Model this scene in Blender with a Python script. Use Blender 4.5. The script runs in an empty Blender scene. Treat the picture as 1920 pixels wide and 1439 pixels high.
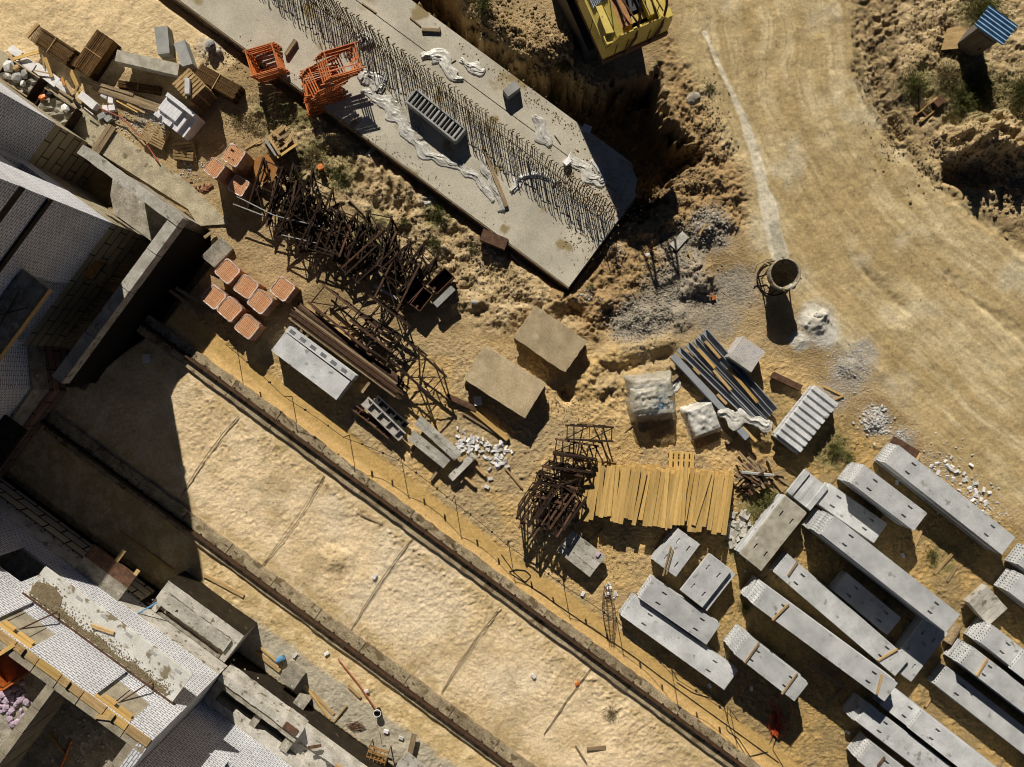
SKY, SUN, EXPO = .05, 5.0, .27
import bpy, math, random
import numpy as np
from mathutils import Vector, Matrix
R = random.Random(7)
SC = bpy.context.scene
COL = SC.collection
H, S = 40.0, 33.255            # camera height, photo pixels per metre on the ground
TH = math.radians(36.4)        # the site grid (rails, buildings, slab stacks) turns by this
CT, ST = math.cos(TH), math.sin(TH)
UA = -TH                       # world angle of the site axis that runs along the rails
def W(x, y, z=0.0):            # photo point -> world point at height z
    k = (H - z) / H / S
    return Vector(((x - 960) * k, (719.5 - y) * k, z))
def AB(x, y, z=0.0):           # photo point -> site coordinates
    p = W(x, y, z); return p.x * CT - p.y * ST, p.x * ST + p.y * CT
def SW(a, b, z=0.0):           # site coordinates -> world
    return Vector((a * CT + b * ST, -a * ST + b * CT, z))
def t(c, r, x, y): return (480 * c + x / 4, (0, 360, 720, 1079)[r] + y / 4)
def rz(p, q): d = Vector(q) - Vector(p); return math.atan2(d.y, d.x)

# ------------------------------------------------------------------ materials
MATS = {}
def nn(nt, typ, **kw):
    n = nt.nodes.new(typ)
    for k, v in kw.items():
        if k.startswith('i_'): n.inputs[int(k[2:])].default_value = v
        else: setattr(n, k, v)
    return n
def col(c): return (c[0], c[1], c[2], 1.0)
def M(name, c1, c2=None, scale=2.0, rough=.85, bump=.25, bs=25, metal=0., stretch=(1, 1, 1), fine=.25, spot=None, lo=.38, hi=.62):
    if name in MATS: return MATS[name]
    c2 = c2 or tuple(v * .75 for v in c1)
    m = bpy.data.materials.new(name); m.use_nodes = True; nt = m.node_tree; L = nt.links
    bs_ = nt.nodes['Principled BSDF']; bs_.inputs['Roughness'].default_value = rough; bs_.inputs['Metallic'].default_value = metal; bs_.inputs['Specular IOR Level'].default_value = .12 if rough > .58 else .4
    tc = nn(nt, 'ShaderNodeTexCoord'); oi = nn(nt, 'ShaderNodeObjectInfo')
    mp = nn(nt, 'ShaderNodeMapping'); mp.inputs['Scale'].default_value = stretch
    L.new(tc.outputs['Object'], mp.inputs['Vector'])
    ml = nn(nt, 'ShaderNodeMath', operation='MULTIPLY', i_1=53.0); L.new(oi.outputs['Random'], ml.inputs[0])
    ad = nn(nt, 'ShaderNodeVectorMath', operation='ADD'); L.new(mp.outputs[0], ad.inputs[0]); L.new(ml.outputs[0], ad.inputs[1])
    n1 = nn(nt, 'ShaderNodeTexNoise'); n1.inputs['Scale'].default_value = scale; n1.inputs['Detail'].default_value = 7; n1.inputs['Roughness'].default_value = .62
    L.new(ad.outputs[0], n1.inputs['Vector'])
    cr = nn(nt, 'ShaderNodeValToRGB'); e = cr.color_ramp.elements
    e[0].position = lo; e[0].color = col(c2); e[1].position = hi; e[1].color = col(c1)
    L.new(n1.outputs[0], cr.inputs[0]); out = cr.outputs[0]
    n2 = nn(nt, 'ShaderNodeTexNoise'); n2.inputs['Scale'].default_value = bs; n2.inputs['Detail'].default_value = 4
    L.new(ad.outputs[0], n2.inputs['Vector'])
    mr = nn(nt, 'ShaderNodeMapRange'); mr.inputs[1].default_value = .3; mr.inputs[2].default_value = .7; mr.inputs[3].default_value = 1 - fine; mr.inputs[4].default_value = 1 + fine
    L.new(n2.outputs[0], mr.inputs[0])
    mx = nn(nt, 'ShaderNodeVectorMath', operation='SCALE'); L.new(out, mx.inputs[0]); L.new(mr.outputs[0], mx.inputs['Scale']); out = mx.outputs[0]
    # each object its own brightness
    mr2 = nn(nt, 'ShaderNodeMapRange'); mr2.inputs[3].default_value = .78; mr2.inputs[4].default_value = 1.14; L.new(oi.outputs['Random'], mr2.inputs[0])
    mx2 = nn(nt, 'ShaderNodeVectorMath', operation='SCALE'); L.new(out, mx2.inputs[0]); L.new(mr2.outputs[0], mx2.inputs['Scale']); out = mx2.outputs[0]
    if spot:                                   # stains: colour, scale, threshold
        n3 = nn(nt, 'ShaderNodeTexNoise'); n3.inputs['Scale'].default_value = spot[1]; n3.inputs['Detail'].default_value = 6
        L.new(ad.outputs[0], n3.inputs['Vector'])
        r3 = nn(nt, 'ShaderNodeMapRange'); r3.inputs[1].default_value = spot[2]; r3.inputs[2].default_value = spot[2] + .06; L.new(n3.outputs[0], r3.inputs[0])
        mm = nn(nt, 'ShaderNodeMix', data_type='RGBA'); L.new(r3.outputs[0], mm.inputs[0]); L.new(out, mm.inputs[6]); mm.inputs[7].default_value = col(spot[0]); out = mm.outputs[2]
    L.new(out, bs_.inputs['Base Color'])
    if bump:
        bp = nn(nt, 'ShaderNodeBump'); bp.inputs['Strength'].default_value = bump; bp.inputs['Distance'].default_value = .03
        L.new(n2.outputs[0], bp.inputs['Height']); L.new(bp.outputs[0], bs_.inputs['Normal'])
    MATS[name] = m; return m
def MBRICK(name, c1, c2, mortar, bw=.36, rh=.135, ms=.02, top=None, dark=(.2, .2, .21), dk=.62):
    if name in MATS: return MATS[name]
    m = bpy.data.materials.new(name); m.use_nodes = True; nt = m.node_tree; L = nt.links
    b = nt.nodes['Principled BSDF']; b.inputs['Roughness'].default_value = .85; b.inputs['Specular IOR Level'].default_value = .15
    tc = nn(nt, 'ShaderNodeTexCoord'); sx = nn(nt, 'ShaderNodeSeparateXYZ'); sn = nn(nt, 'ShaderNodeSeparateXYZ')
    L.new(tc.outputs['Object'], sx.inputs[0]); L.new(tc.outputs['Normal'], sn.inputs[0])
    ab = [nn(nt, 'ShaderNodeMath', operation='ABSOLUTE') for _ in range(3)]
    for i in range(3): L.new(sn.outputs[i], ab[i].inputs[0])
    gx = nn(nt, 'ShaderNodeMath', operation='GREATER_THAN'); L.new(ab[0].outputs[0], gx.inputs[0]); L.new(ab[1].outputs[0], gx.inputs[1])
    gz = nn(nt, 'ShaderNodeMath', operation='GREATER_THAN', i_1=.8); L.new(ab[2].outputs[0], gz.inputs[0])
    c_xz = nn(nt, 'ShaderNodeCombineXYZ'); L.new(sx.outputs[0], c_xz.inputs[0]); L.new(sx.outputs[2], c_xz.inputs[1])
    c_yz = nn(nt, 'ShaderNodeCombineXYZ'); L.new(sx.outputs[1], c_yz.inputs[0]); L.new(sx.outputs[2], c_yz.inputs[1])
    c_xy = nn(nt, 'ShaderNodeCombineXYZ'); L.new(sx.outputs[1], c_xy.inputs[0]); L.new(sx.outputs[0], c_xy.inputs[1])
    m1 = nn(nt, 'ShaderNodeMix', data_type='VECTOR'); L.new(gx.outputs[0], m1.inputs[0]); L.new(c_xz.outputs[0], m1.inputs[4]); L.new(c_yz.outputs[0], m1.inputs[5])
    m2 = nn(nt, 'ShaderNodeMix', data_type='VECTOR'); L.new(gz.outputs[0], m2.inputs[0]); L.new(m1.outputs[1], m2.inputs[4]); L.new(c_xy.outputs[0], m2.inputs[5])
    br = nn(nt, 'ShaderNodeTexBrick'); br.inputs['Color1'].default_value = col(c1); br.inputs['Color2'].default_value = col(c2); br.inputs['Mortar'].default_value = col(mortar)
    br.inputs['Scale'].default_value = 1; br.inputs['Mortar Size'].default_value = ms; br.inputs['Mortar Smooth'].default_value = .2; br.inputs['Bias'].default_value = -.2
    br.inputs['Brick Width'].default_value = bw; br.inputs['Row Height'].default_value = rh
    dn = nn(nt, 'ShaderNodeTexNoise'); dn.inputs['Scale'].default_value = 3; L.new(tc.outputs['Object'], dn.inputs['Vector'])
    ds = nn(nt, 'ShaderNodeVectorMath', operation='SCALE'); ds.inputs['Scale'].default_value = .035; L.new(dn.outputs[1], ds.inputs[0])
    da = nn(nt, 'ShaderNodeVectorMath', operation='ADD'); L.new(m2.outputs[1], da.inputs[0]); L.new(ds.outputs[0], da.inputs[1]); L.new(da.outputs[0], br.inputs['Vector'])
    # stained bricks
    vo = nn(nt, 'ShaderNodeTexNoise'); vo.inputs['Scale'].default_value = 5.5; vo.inputs['Detail'].default_value = 5; L.new(tc.outputs['Object'], vo.inputs['Vector'])
    r3 = nn(nt, 'ShaderNodeMapRange'); r3.inputs[1].default_value = dk; r3.inputs[2].default_value = dk + .08; r3.inputs[4].default_value = .8; L.new(vo.outputs[0], r3.inputs[0])
    mm = nn(nt, 'ShaderNodeMix', data_type='RGBA'); L.new(r3.outputs[0], mm.inputs[0]); L.new(br.outputs[0], mm.inputs[6]); mm.inputs[7].default_value = col(dark)
    n4 = nn(nt, 'ShaderNodeTexNoise'); n4.inputs['Scale'].default_value = .6; n4.inputs['Detail'].default_value = 6; L.new(tc.outputs['Object'], n4.inputs['Vector'])
    r4 = nn(nt, 'ShaderNodeMapRange'); r4.inputs[1].default_value = .3; r4.inputs[2].default_value = .7; r4.inputs[3].default_value = .82; r4.inputs[4].default_value = 1.06; L.new(n4.outputs[0], r4.inputs[0])
    sc = nn(nt, 'ShaderNodeVectorMath', operation='SCALE'); L.new(mm.outputs[2], sc.inputs[0]); L.new(r4.outputs[0], sc.inputs['Scale'])
    L.new(sc.outputs[0], b.inputs['Base Color'])
    bp = nn(nt, 'ShaderNodeBump', invert=True); bp.inputs['Strength'].default_value = .5; bp.inputs['Distance'].default_value = .015; L.new(br.outputs[1], bp.inputs['Height']); L.new(bp.outputs[0], b.inputs['Normal'])
    MATS[name] = m; return m

slab_m = M('slab_concrete', (.60, .605, .60), (.39, .40, .40), 1.0, fine=.16, bs=22, spot=((.27, .26, .23), 1.9, .635), lo=.32, hi=.66)
slab_old = M('weathered_concrete', (.40, .37, .30), (.26, .24, .19), 2.2, fine=.2, bs=24, spot=((.5, .49, .45), 3, .64))
conc = M('foundation_concrete', (.49, .45, .36), (.36, .33, .26), .5, fine=.16, bs=14, spot=((.27, .21, .11), .55, .6), lo=.34, hi=.64)
conc_d = M('rough_concrete', (.36, .33, .27), (.20, .18, .14), 1.8, fine=.3, bs=14, bump=.5, spot=((.46, .44, .39), 2.3, .63))
conc_l = M('pale_concrete', (.50, .475, .42), (.33, .31, .26), 1.3, fine=.22, bs=14, spot=((.17, .15, .115), 3.2, .6))
mort_m = M('mortar_splashed_concrete', (.55, .55, .52), (.45, .44, .40), .8, fine=.15, bs=16, spot=((.22, .185, .12), 1.7, .555))
tan_m = M('sandy_concrete', (.53, .42, .265), (.38, .30, .18), 1.1, fine=.2, bs=14, spot=((.45, .37, .25), .9, .62))
sleep_m = M('sleeper_concrete', (.38, .31, .20), (.23, .18, .11), 1.5, fine=.35, bs=12, spot=((.15, .11, .06), 1.7, .56))
block_m = M('foundation_block_concrete', (.34, .30, .22), (.22, .19, .14), 1.5, fine=.2, bs=14)
grey_m = M('grey_block', (.36, .36, .34), (.28, .28, .265), 1.5, fine=.12, bs=30)
bitu = M('bitumen_coating', (.030, .024, .015), (.018, .014, .010), 2, fine=.3, rough=.6, spot=((.075, .06, .04), 2.2, .64))
rustd = M('dark_rusty_steel', (.055, .033, .022), (.022, .015, .011), 6, rough=.75, metal=0.2, fine=.3)
rustb = M('brown_rusty_steel', (.13, .07, .042), (.07, .04, .026), 4, rough=.75, fine=.3)
rail_m = M('rusty_rail_steel', (.12, .068, .038), (.055, .034, .022), 5, rough=.6, metal=.3)
rebar_m = M('rebar_steel', (.13, .085, .04), (.07, .048, .025), 9, rough=.7, metal=.2)
orange = M('orange_paint', (.62, .185, .035), (.45, .115, .022), 5, rough=.5, fine=.2, spot=((.25, .07, .03), 9, .62))
yellow = M('yellow_paint', (.62, .49, .115), (.5, .385, .085), 1.2, rough=.45, bump=.05, fine=.1, spot=((.22, .13, .04), 2.5, .66))
blue_r = M('blue_roof_sheet', (.19, .33, .46), (.12, .23, .35), 2, rough=.45, bump=.05, spot=((.45, .35, .3), 4, .68))
grey_s = M('grey_metal_sheet', (.38, .36, .33), (.26, .24, .21), 2, rough=.6, bump=.05)
steel_b = M('blue_grey_painted_steel', (.31, .325, .345), (.26, .275, .295), 1.5, rough=.55, bump=.03, fine=.08)
steel_d = M('dark_steel', (.03, .03, .032), (.02, .02, .02), 4, rough=.5)
wood_n = M('fresh_sawn_wood', (.62, .41, .15), (.46, .30, .10), 1.6, stretch=(.25, 4, 4), fine=.2, bs=20, bump=.1, spot=((.36, .27, .14), .9, .66))
wood_p = M('pallet_wood', (.50, .35, .17), (.34, .225, .10), 2.5, stretch=(.4, 4, 4), fine=.25, bs=20)
wood_o = M('weathered_wood', (.36, .27, .16), (.20, .145, .085), 2.5, stretch=(.25, 4, 4), fine=.3, bs=20)
ply = M('brown_plywood', (.42, .20, .065), (.32, .145, .045), 2, fine=.2)
film = M('white_plastic_film', (.74, .72, .66), (.52, .50, .44), 2.2, rough=.35, fine=.15, bump=.35, bs=8)
clear = M('dusty_clear_film', (.55, .525, .45), (.38, .355, .28), 2.5, rough=.3, fine=.2, bump=.8, bs=7)
for mm_, al_ in ((film, .3), (clear, .36)):                  # thin film lets light through
    nt_ = mm_.node_tree; tr_ = nn(nt_, 'ShaderNodeBsdfTransparent'); ms_ = nn(nt_, 'ShaderNodeMixShader'); ms_.inputs[0].default_value = al_
    nt_.links.new(nt_.nodes['Principled BSDF'].outputs[0], ms_.inputs[1]); nt_.links.new(tr_.outputs[0], ms_.inputs[2]); nt_.links.new(ms_.outputs[0], nt_.nodes['Material Output'].inputs[0])
wrap_w = M('white_pack_wrap', (.66, .56, .50), (.52, .42, .36), 4, rough=.4, bump=.4, bs=9)
white_b = M('white_block', (.72, .71, .70), (.60, .59, .58), 3, fine=.1)
lilac_b = M('lilac_brick_rubble', (.50, .40, .50), (.34, .26, .33), 3, fine=.2)
stone_m = M('crushed_stone', (.41, .365, .29), (.20, .175, .13), 3, fine=.25)
ochre = M('ochre_steel_strip', (.135, .075, .024), (.08, .042, .015), 5, rough=.6, fine=.25)
black = M('black_rubber', (.015, .015, .016), None, 4, rough=.6)
redc = M('red_plastic', (.55, .045, .02), (.35, .03, .015), 4, rough=.45)
bluec = M('blue_plastic', (.12, .30, .50), (.08, .2, .36), 4, rough=.45)
brick_w = MBRICK('white_silicate_brick', (.70, .71, .73), (.58, .59, .62), (.20, .20, .21), dk=.62)
brick_o = MBRICK('orange_clay_brick', (.64, .315, .155), (.72, .41, .225), (.26, .12, .06), .5, .088, .012, dark=(.66, .44, .29), dk=.66)
brick_s = MBRICK('red_brown_brick', (.36, .15, .09), (.28, .12, .075), (.1, .05, .035), .25, .085, .012)
fbs_m = MBRICK('large_foundation_block', (.40, .345, .23), (.30, .26, .17), (.04, .034, .024), 1.7, .6, .035, dark=(.17, .15, .1), dk=.66)
fbs_r = MBRICK('reddish_foundation_block', (.34, .2, .13), (.27, .165, .11), (.03, .025, .02), 1.6, .6, .035, dark=(.17, .15, .1), dk=.66)
pave_m = MBRICK('grey_paving_stone_pack', (.50, .46, .40), (.42, .385, .38), (.62, .6, .55), .2, .12, .012, dark=(.36, .36, .46), dk=.56)
leaf = M('weed_leaf', (.12, .125, .03), (.055, .065, .018), 5, rough=.7, fine=.3)
dry = M('dry_weed', (.24, .19, .085), (.13, .10, .045), 5, rough=.8, fine=.3)

# ------------------------------------------------------------------ geometry helpers
class MB:
    def __init__(s): s.v = []; s.f = []
    def add(s, vs, fs):
        o = len(s.v); s.v += [tuple(p) for p in vs]; s.f += [tuple(i + o for i in f) for f in fs]; return s
    def box(s, x0, x1, y0, y1, z0, z1, j=0.0):
        vs = [(x, y, z) for z in (z0, z1) for y in (y0, y1) for x in (x0, x1)]
        if j: vs = [tuple(c + R.uniform(-j, j) for c in p) for p in vs]
        return s.add(vs, [(0, 2, 3, 1), (4, 5, 7, 6), (0, 1, 5, 4), (2, 6, 7, 3), (0, 4, 6, 2), (1, 3, 7, 5)])
    def bar(s, p, q, w, h=None, up=(0, 0, 1)):       # square beam between two points
        p, q = Vector(p), Vector(q); h = h or w; d = (q - p)
        if d.length < 1e-5: return s
        d.normalize(); u = Vector(up)
        if abs(d.dot(u)) > .98: u = Vector((1, 0, 0))
        x = d.cross(u).normalized() * w / 2; y = x.cross(d).normalized() * h / 2
        vs = [c + a * x + b * y for c in (p, q) for a, b in ((-1, -1), (1, -1), (1, 1), (-1, 1))]
        return s.add(vs, [(3, 2, 1, 0), (4, 5, 6, 7), (0, 1, 5, 4), (1, 2, 6, 5), (2, 3, 7, 6), (3, 0, 4, 7)])
    def tube(s, pts, r, n=6):
        pts = [Vector(p) for p in pts]; rings = []
        for i, p in enumerate(pts):
            d = (pts[min(i + 1, len(pts) - 1)] - pts[max(i - 1, 0)]).normalized()
            u = Vector((0, 0, 1)) if abs(d.z) < .95 else Vector((1, 0, 0))
            x = d.cross(u).normalized(); y = x.cross(d)
            rr = r[i] if isinstance(r, (list, tuple)) else r
            rings.append([p + (x * math.cos(k * 2 * math.pi / n) + y * math.sin(k * 2 * math.pi / n)) * rr for k in range(n)])
        vs = [p for g in rings for p in g]; fs = []
        for i in range(len(pts) - 1):
            for k in range(n): a = i * n + k; b = i * n + (k + 1) % n; fs.append((a, b, b + n, a + n))
        fs += [tuple(range(n))[::-1], tuple(range((len(pts) - 1) * n, len(pts) * n))]
        return s.add(vs, fs)
    def prism(s, poly, z0, z1):
        n = len(poly)
        ar = sum(poly[i][0] * poly[(i + 1) % n][1] - poly[(i + 1) % n][0] * poly[i][1] for i in range(n))
        if ar < 0: poly = poly[::-1]
        vs = [(p[0], p[1], z0) for p in poly] + [(p[0], p[1], z1) for p in poly]
        return s.add(vs, [tuple(range(n))[::-1], tuple(range(n, 2 * n))] + [(i, (i + 1) % n, (i + 1) % n + n, i + n) for i in range(n)])
    def rock(s, c, r, sq=.75, n=1):
        c = Vector(c); g = (1 + 5 ** .5) / 2
        vs = [Vector(v).normalized() for v in ((-1, g, 0), (1, g, 0), (-1, -g, 0), (1, -g, 0), (0, -1, g), (0, 1, g), (0, -1, -g), (0, 1, -g), (g, 0, -1), (g, 0, 1), (-g, 0, -1), (-g, 0, 1))]
        fs = [(0, 11, 5), (0, 5, 1), (0, 1, 7), (0, 7, 10), (0, 10, 11), (1, 5, 9), (5, 11, 4), (11, 10, 2), (10, 7, 6), (7, 1, 8), (3, 9, 4), (3, 4, 2), (3, 2, 6), (3, 6, 8), (3, 8, 9), (4, 9, 5), (2, 4, 11), (6, 2, 10), (8, 6, 7), (9, 8, 1)]
        sx, sy = R.uniform(.7, 1.3), R.uniform(.7, 1.3); a = R.uniform(0, 6.3); ca, sa = math.cos(a), math.sin(a)
        out = []
        for v in vs:
            k = r * R.uniform(.75, 1.15); x, y, z = v.x * k * sx, v.y * k * sy, v.z * k * sq
            out.append(c + Vector((x * ca - y * sa, x * sa + y * ca, z)))
        return s.add(out, fs)
    def build(s, name, mat, parent=None, loc=None, rot=0.0, smooth=False):
        me = bpy.data.meshes.new(name); me.from_pydata(s.v, [], s.f); me.update()
        if smooth: me.polygons.foreach_set('use_smooth', [True] * len(me.polygons))
        me.materials.append(mat)
        o = bpy.data.objects.new(name, me); COL.objects.link(o)
        if parent: o.parent = parent
        if loc is not None: o.location = loc
        if rot:
            if isinstance(rot, (tuple, list)): o.rotation_euler = rot
            else: o.rotation_euler = (0, 0, rot)
        return o
def tag(o, label, cat, group=None, kind=None):
    if label: o['label'] = label
    if cat: o['category'] = cat
    if group: o['group'] = group
    if kind: o['kind'] = kind
    return o
def thing(name, label, cat, loc, rot=0.0, group=None):
    o = bpy.data.objects.new(name, None); COL.objects.link(o); o.location = loc; o.empty_display_size = .2
    o.rotation_euler = rot if isinstance(rot, (tuple, list)) else (0, 0, rot)
    return tag(o, label, cat, group)
def struct(o): o['kind'] = 'structure'; return o
def dup(root, loc, rot, label=None, group=None):
    r = root.copy(); COL.objects.link(r); r.location = loc; r.rotation_euler = rot if isinstance(rot, (tuple, list)) else (0, 0, rot)
    if label: r['label'] = label
    if group: r['group'] = group
    for ch in list(root.children):
        c = ch.copy(); COL.objects.link(c); c.parent = r
        for g in ch.children:
            d = g.copy(); COL.objects.link(d); d.parent = c
    return r
def quad(pts, z):                 # four photo corners of a top face -> centre, angle, length, width
    P = [W(x, y, z) for x, y in pts]; c = sum(P, Vector()) / 4
    d = (P[1] - P[0]) + (P[2] - P[3]); e = (P[3] - P[0]) + (P[2] - P[1])
    return c, math.atan2(d.y, d.x), d.length / 2, e.length / 2
ORD = 'topmost second third fourth fifth sixth seventh eighth ninth tenth eleventh twelfth thirteenth fourteenth fifteenth sixteenth seventeenth eighteenth nineteenth twentieth'.split()
ORD1 = ['first'] + ORD[1:]
def ordn(i):
    if i < 20: return ORD1[i]
    tens = {2: 'twenty', 3: 'thirty', 4: 'forty'}[(i + 1) // 10]; u = (i + 1) % 10
    return {'twenty': 'twentieth', 'thirty': 'thirtieth', 'forty': 'fortieth'}[tens] if u == 0 else tens + '-' + ORD1[u - 1]

# ------------------------------------------------------------------ world, sun, camera
w = bpy.data.worlds.new('World'); SC.world = w; w.use_nodes = True
nt = w.node_tree; sky = nt.nodes.new('ShaderNodeTexSky'); sky.sky_type = 'NISHITA'; sky.sun_disc = False
EL = math.atan(.6); AZ = math.atan(.18)
sky.sun_elevation = EL; sky.sun_rotation = -AZ; sky.air_density = .17; sky.dust_density = .05; sky.altitude = 600
nt.links.new(sky.outputs[0], nt.nodes['Background'].inputs[0]); nt.nodes['Background'].inputs[1].default_value = SKY
sl = bpy.data.lights.new('sun', 'SUN'); sl.energy = SUN; sl.angle = math.radians(.5); sl.color = (1, .93, .82)
so = bpy.data.objects.new('sun', sl); COL.objects.link(so)
so.rotation_euler = Vector((math.sin(AZ) * math.cos(EL), -math.cos(AZ) * math.cos(EL), -math.sin(EL))).to_track_quat('-Z', 'Y').to_euler()
cd = bpy.data.cameras.new('camera'); cd.sensor_width = 36; cd.lens = 36 / (2 * 960 / S / H); cd.clip_end = 6000
co = bpy.data.objects.new('camera', cd); COL.objects.link(co); co.location = (0, 0, H); SC.camera = co
SC.cycles.filter_width = 1.05; SC.cycles.use_denoising = True; SC.cycles.denoising_prefilter = 'ACCURATE'; SC.cycles.denoising_input_passes = 'RGB_ALBEDO_NORMAL'; SC.cycles.use_light_tree = False
SC.view_settings.view_transform = 'Standard'; SC.view_settings.look = 'None'; SC.view_settings.exposure = EXPO; SC.view_settings.gamma = 1
# ------------------------------------------------------------------ ground: one sheet, fine inside the yard, coarse to the horizon
def axis(lo, hi, st):
    f = np.arange(lo, hi + st / 2, st); g = np.array([st * 3 * 1.35 ** k for k in range(22)]).cumsum()
    return np.concatenate([(lo - g)[::-1], f, hi + g])
GX, GY = axis(-32.5, 32.5, .066), axis(-25, 25, .066)
X, Y = np.meshgrid(GX, GY)                                  # world
PX, PY = 960 + X * S, 719.5 - Y * S                         # photo pixels on the ground
def vnoise(x, y, seed):
    xi = np.floor(x).astype(np.int64); yi = np.floor(y).astype(np.int64); fx = x - xi; fy = y - yi
    fx = fx * fx * (3 - 2 * fx); fy = fy * fy * (3 - 2 * fy)
    def h(a, b):
        n = (a * 374761393 + b * 668265263 + seed * 974711) & 0xFFFFFFFF
        n = ((n ^ (n >> 13)) * 1274126177) & 0xFFFFFFFF
        return ((n ^ (n >> 16)) & 0xFFFF) / 65535.0
    return (h(xi, yi) * (1 - fx) + h(xi + 1, yi) * fx) * (1 - fy) + (h(xi, yi + 1) * (1 - fx) + h(xi + 1, yi + 1) * fx) * fy
def fbm(x, y, seed, n=4, g=.5):
    v = 0; a = 1; s = 0
    for i in range(n): v = v + a * vnoise(x * 2 ** i, y * 2 ** i, seed + i * 17); s += a; a *= g
    return v / s
def sstep(a, b, x): u = np.clip((x - a) / (b - a), 0, 1); return u * u * (3 - 2 * u)
def dline(pts, xx=None, yy=None):                           # distance in photo pixels to a polyline
    xx = PX if xx is None else xx; yy = PY if yy is None else yy; d = np.full(xx.shape, 1e9)
    for (x0, y0), (x1, y1) in zip(pts[:-1], pts[1:]):
        dx, dy = x1 - x0, y1 - y0; u = np.clip(((xx - x0) * dx + (yy - y0) * dy) / (dx * dx + dy * dy + 1e-9), 0, 1)
        d = np.minimum(d, np.hypot(xx - x0 - u * dx, yy - y0 - u * dy))
    return d
def inside(pts, xx=None, yy=None):
    xx = PX if xx is None else xx; yy = PY if yy is None else yy; r = np.zeros(xx.shape, bool)
    for (x0, y0), (x1, y1) in zip(pts, pts[1:] + pts[:1]):
        if y0 == y1: continue
        r ^= ((y0 > yy) != (y1 > yy)) & (xx < (x1 - x0) * (yy - y0) / (y1 - y0) + x0)
    return r
def sd(pts): d = dline(pts + pts[:1]); return np.where(inside(pts), d, -d)      # + inside
wob = (fbm(X * .9, Y * .9, 5) - .5) * 34 + (fbm(X * 4, Y * 4, 9) - .5) * 12       # ragged zone edges, photo px
def zone(pts, soft=10): return sstep(-soft, soft, sd(pts) + wob)
def blob(x, y, r, soft=.6): return sstep(1, 1 - soft, np.hypot(PX - x, PY - y) / r + wob / r * .7)
A_ = X * CT - Y * ST; B_ = X * ST + Y * CT                  # site coordinates
# zones
RD = [(1255, -400), (1262, 60), (1330, 230), (1400, 330), (1410, 480), (1500, 600), (1640, 720), (1760, 850), (1930, 985), (3000, 1700), (3000, 500), (1925, 455), (1760, 330), (1655, 200), (1600, 60), (1600, -400)]
road = zone(RD, 26)
SAND1 = [(-300, -300), (330, -300), (330, 0), (440, 90), (440, 130), (215, 130), (140, 170), (0, 92), (-300, -60)]
sandc = zone(SAND1, 12)                                                     # top left sand
mid = sstep(-.1, .1, B_ + 3.35) * 0
b1 = -1.62; b2 = -14.7                                       # refined below from the rails
ra, rb = AB(700, 934); r1b = rb; r2b = AB(760, 1290)[1]
inter = sstep(-.3, .3, r1b - B_ + wob / 60) * sstep(-.3, .3, B_ - r2b + wob / 60)         # between the rails
low = sstep(-.3, .3, r2b - B_ + wob / 60) * sstep(-.4, .2, B_ + 21.2)                      # below the lower rail
strip = sstep(.25, .45, B_ - r1b + wob / 500) * sstep(2.3, 2.0, B_ - r1b + wob / 140)          # smooth orange strip by the upper rail
work = zone([(330, 560), (560, 600), (870, 640), (1120, 640), (1250, 640), (1460, 660), (1560, 760), (1420, 900), (1340, 1000), (1150, 1120), (1500, 1439), (1300, 1439), (380, 760)], 26)
wood_yard = zone([(1440, 720), (1660, 830), (1990, 1050), (1990, 1600), (1380, 1500), (1170, 1150), (1380, 900)], 22)
lump = zone([(560, 210), (640, 210), (1060, 560), (1130, 600), (1020, 640), (860, 590), (700, 420), (500, 300), (470, 190)], 24)
nebank = zone([(1240, 60), (1330, 200), (1400, 330), (1400, 420), (1260, 480), (1120, 640), (1040, 560), (1180, 420), (1290, 320), (1255, 200)], 20)
neright = zone([(1690, -100), (1990, -100), (1990, 460), (1860, 400), (1760, 310), (1690, 180), (1640, 60)], 46)
gravel = np.maximum.reduce([blob(1215, 590, 62), blob(1180, 610, 50), blob(1275, 560, 85), blob(1330, 430, 55), blob(1280, 470, 62), blob(1380, 540, 60), blob(1345, 590, 60)])
gravel2 = np.maximum.reduce([blob(1590, 700, 52), blob(1620, 665, 40), blob(1640, 790, 36), blob(1560, 745, 40), blob(1690, 830, 30), blob(290, 225, 46), blob(400, 90, 36)])
cement = np.maximum.reduce([blob(1530, 600, 44), blob(1545, 625, 40), blob(1500, 640, 22)])
wet = sstep(1, .55, dline([(1322, 60), (1352, 130), (1392, 215), (1420, 300), (1436, 370)]) / (5 + 9 * sstep(100, 380, PY)) + wob / 40) * (PY < 380)
wet = np.maximum(wet, sstep(1, .8, dline([(1438, 372), (1446, 420), (1462, 480)]) / 17 + wob / 60))
wetg = sstep(1, .7, dline([(1453, 425), (1463, 480)]) / 12 + wob / 70)
weeds = np.maximum.reduce([blob(1810, 170, 95), blob(1905, 190, 60), blob(1720, 160, 46), blob(1825, 30, 50), blob(590, 300, 60), blob(640, 320, 50), blob(520, 220, 60), blob(1430, 950, 60), blob(1395, 1010, 50), blob(1560, 845, 50), blob(1770, 1050, 40), blob(820, 400, 36), blob(700, 430, 46), blob(560, 200, 60)])
trk = zone([(1600, -200), (1690, -200), (1690, 150), (1720, 290), (1660, 250), (1605, 130)], 10)
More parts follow.
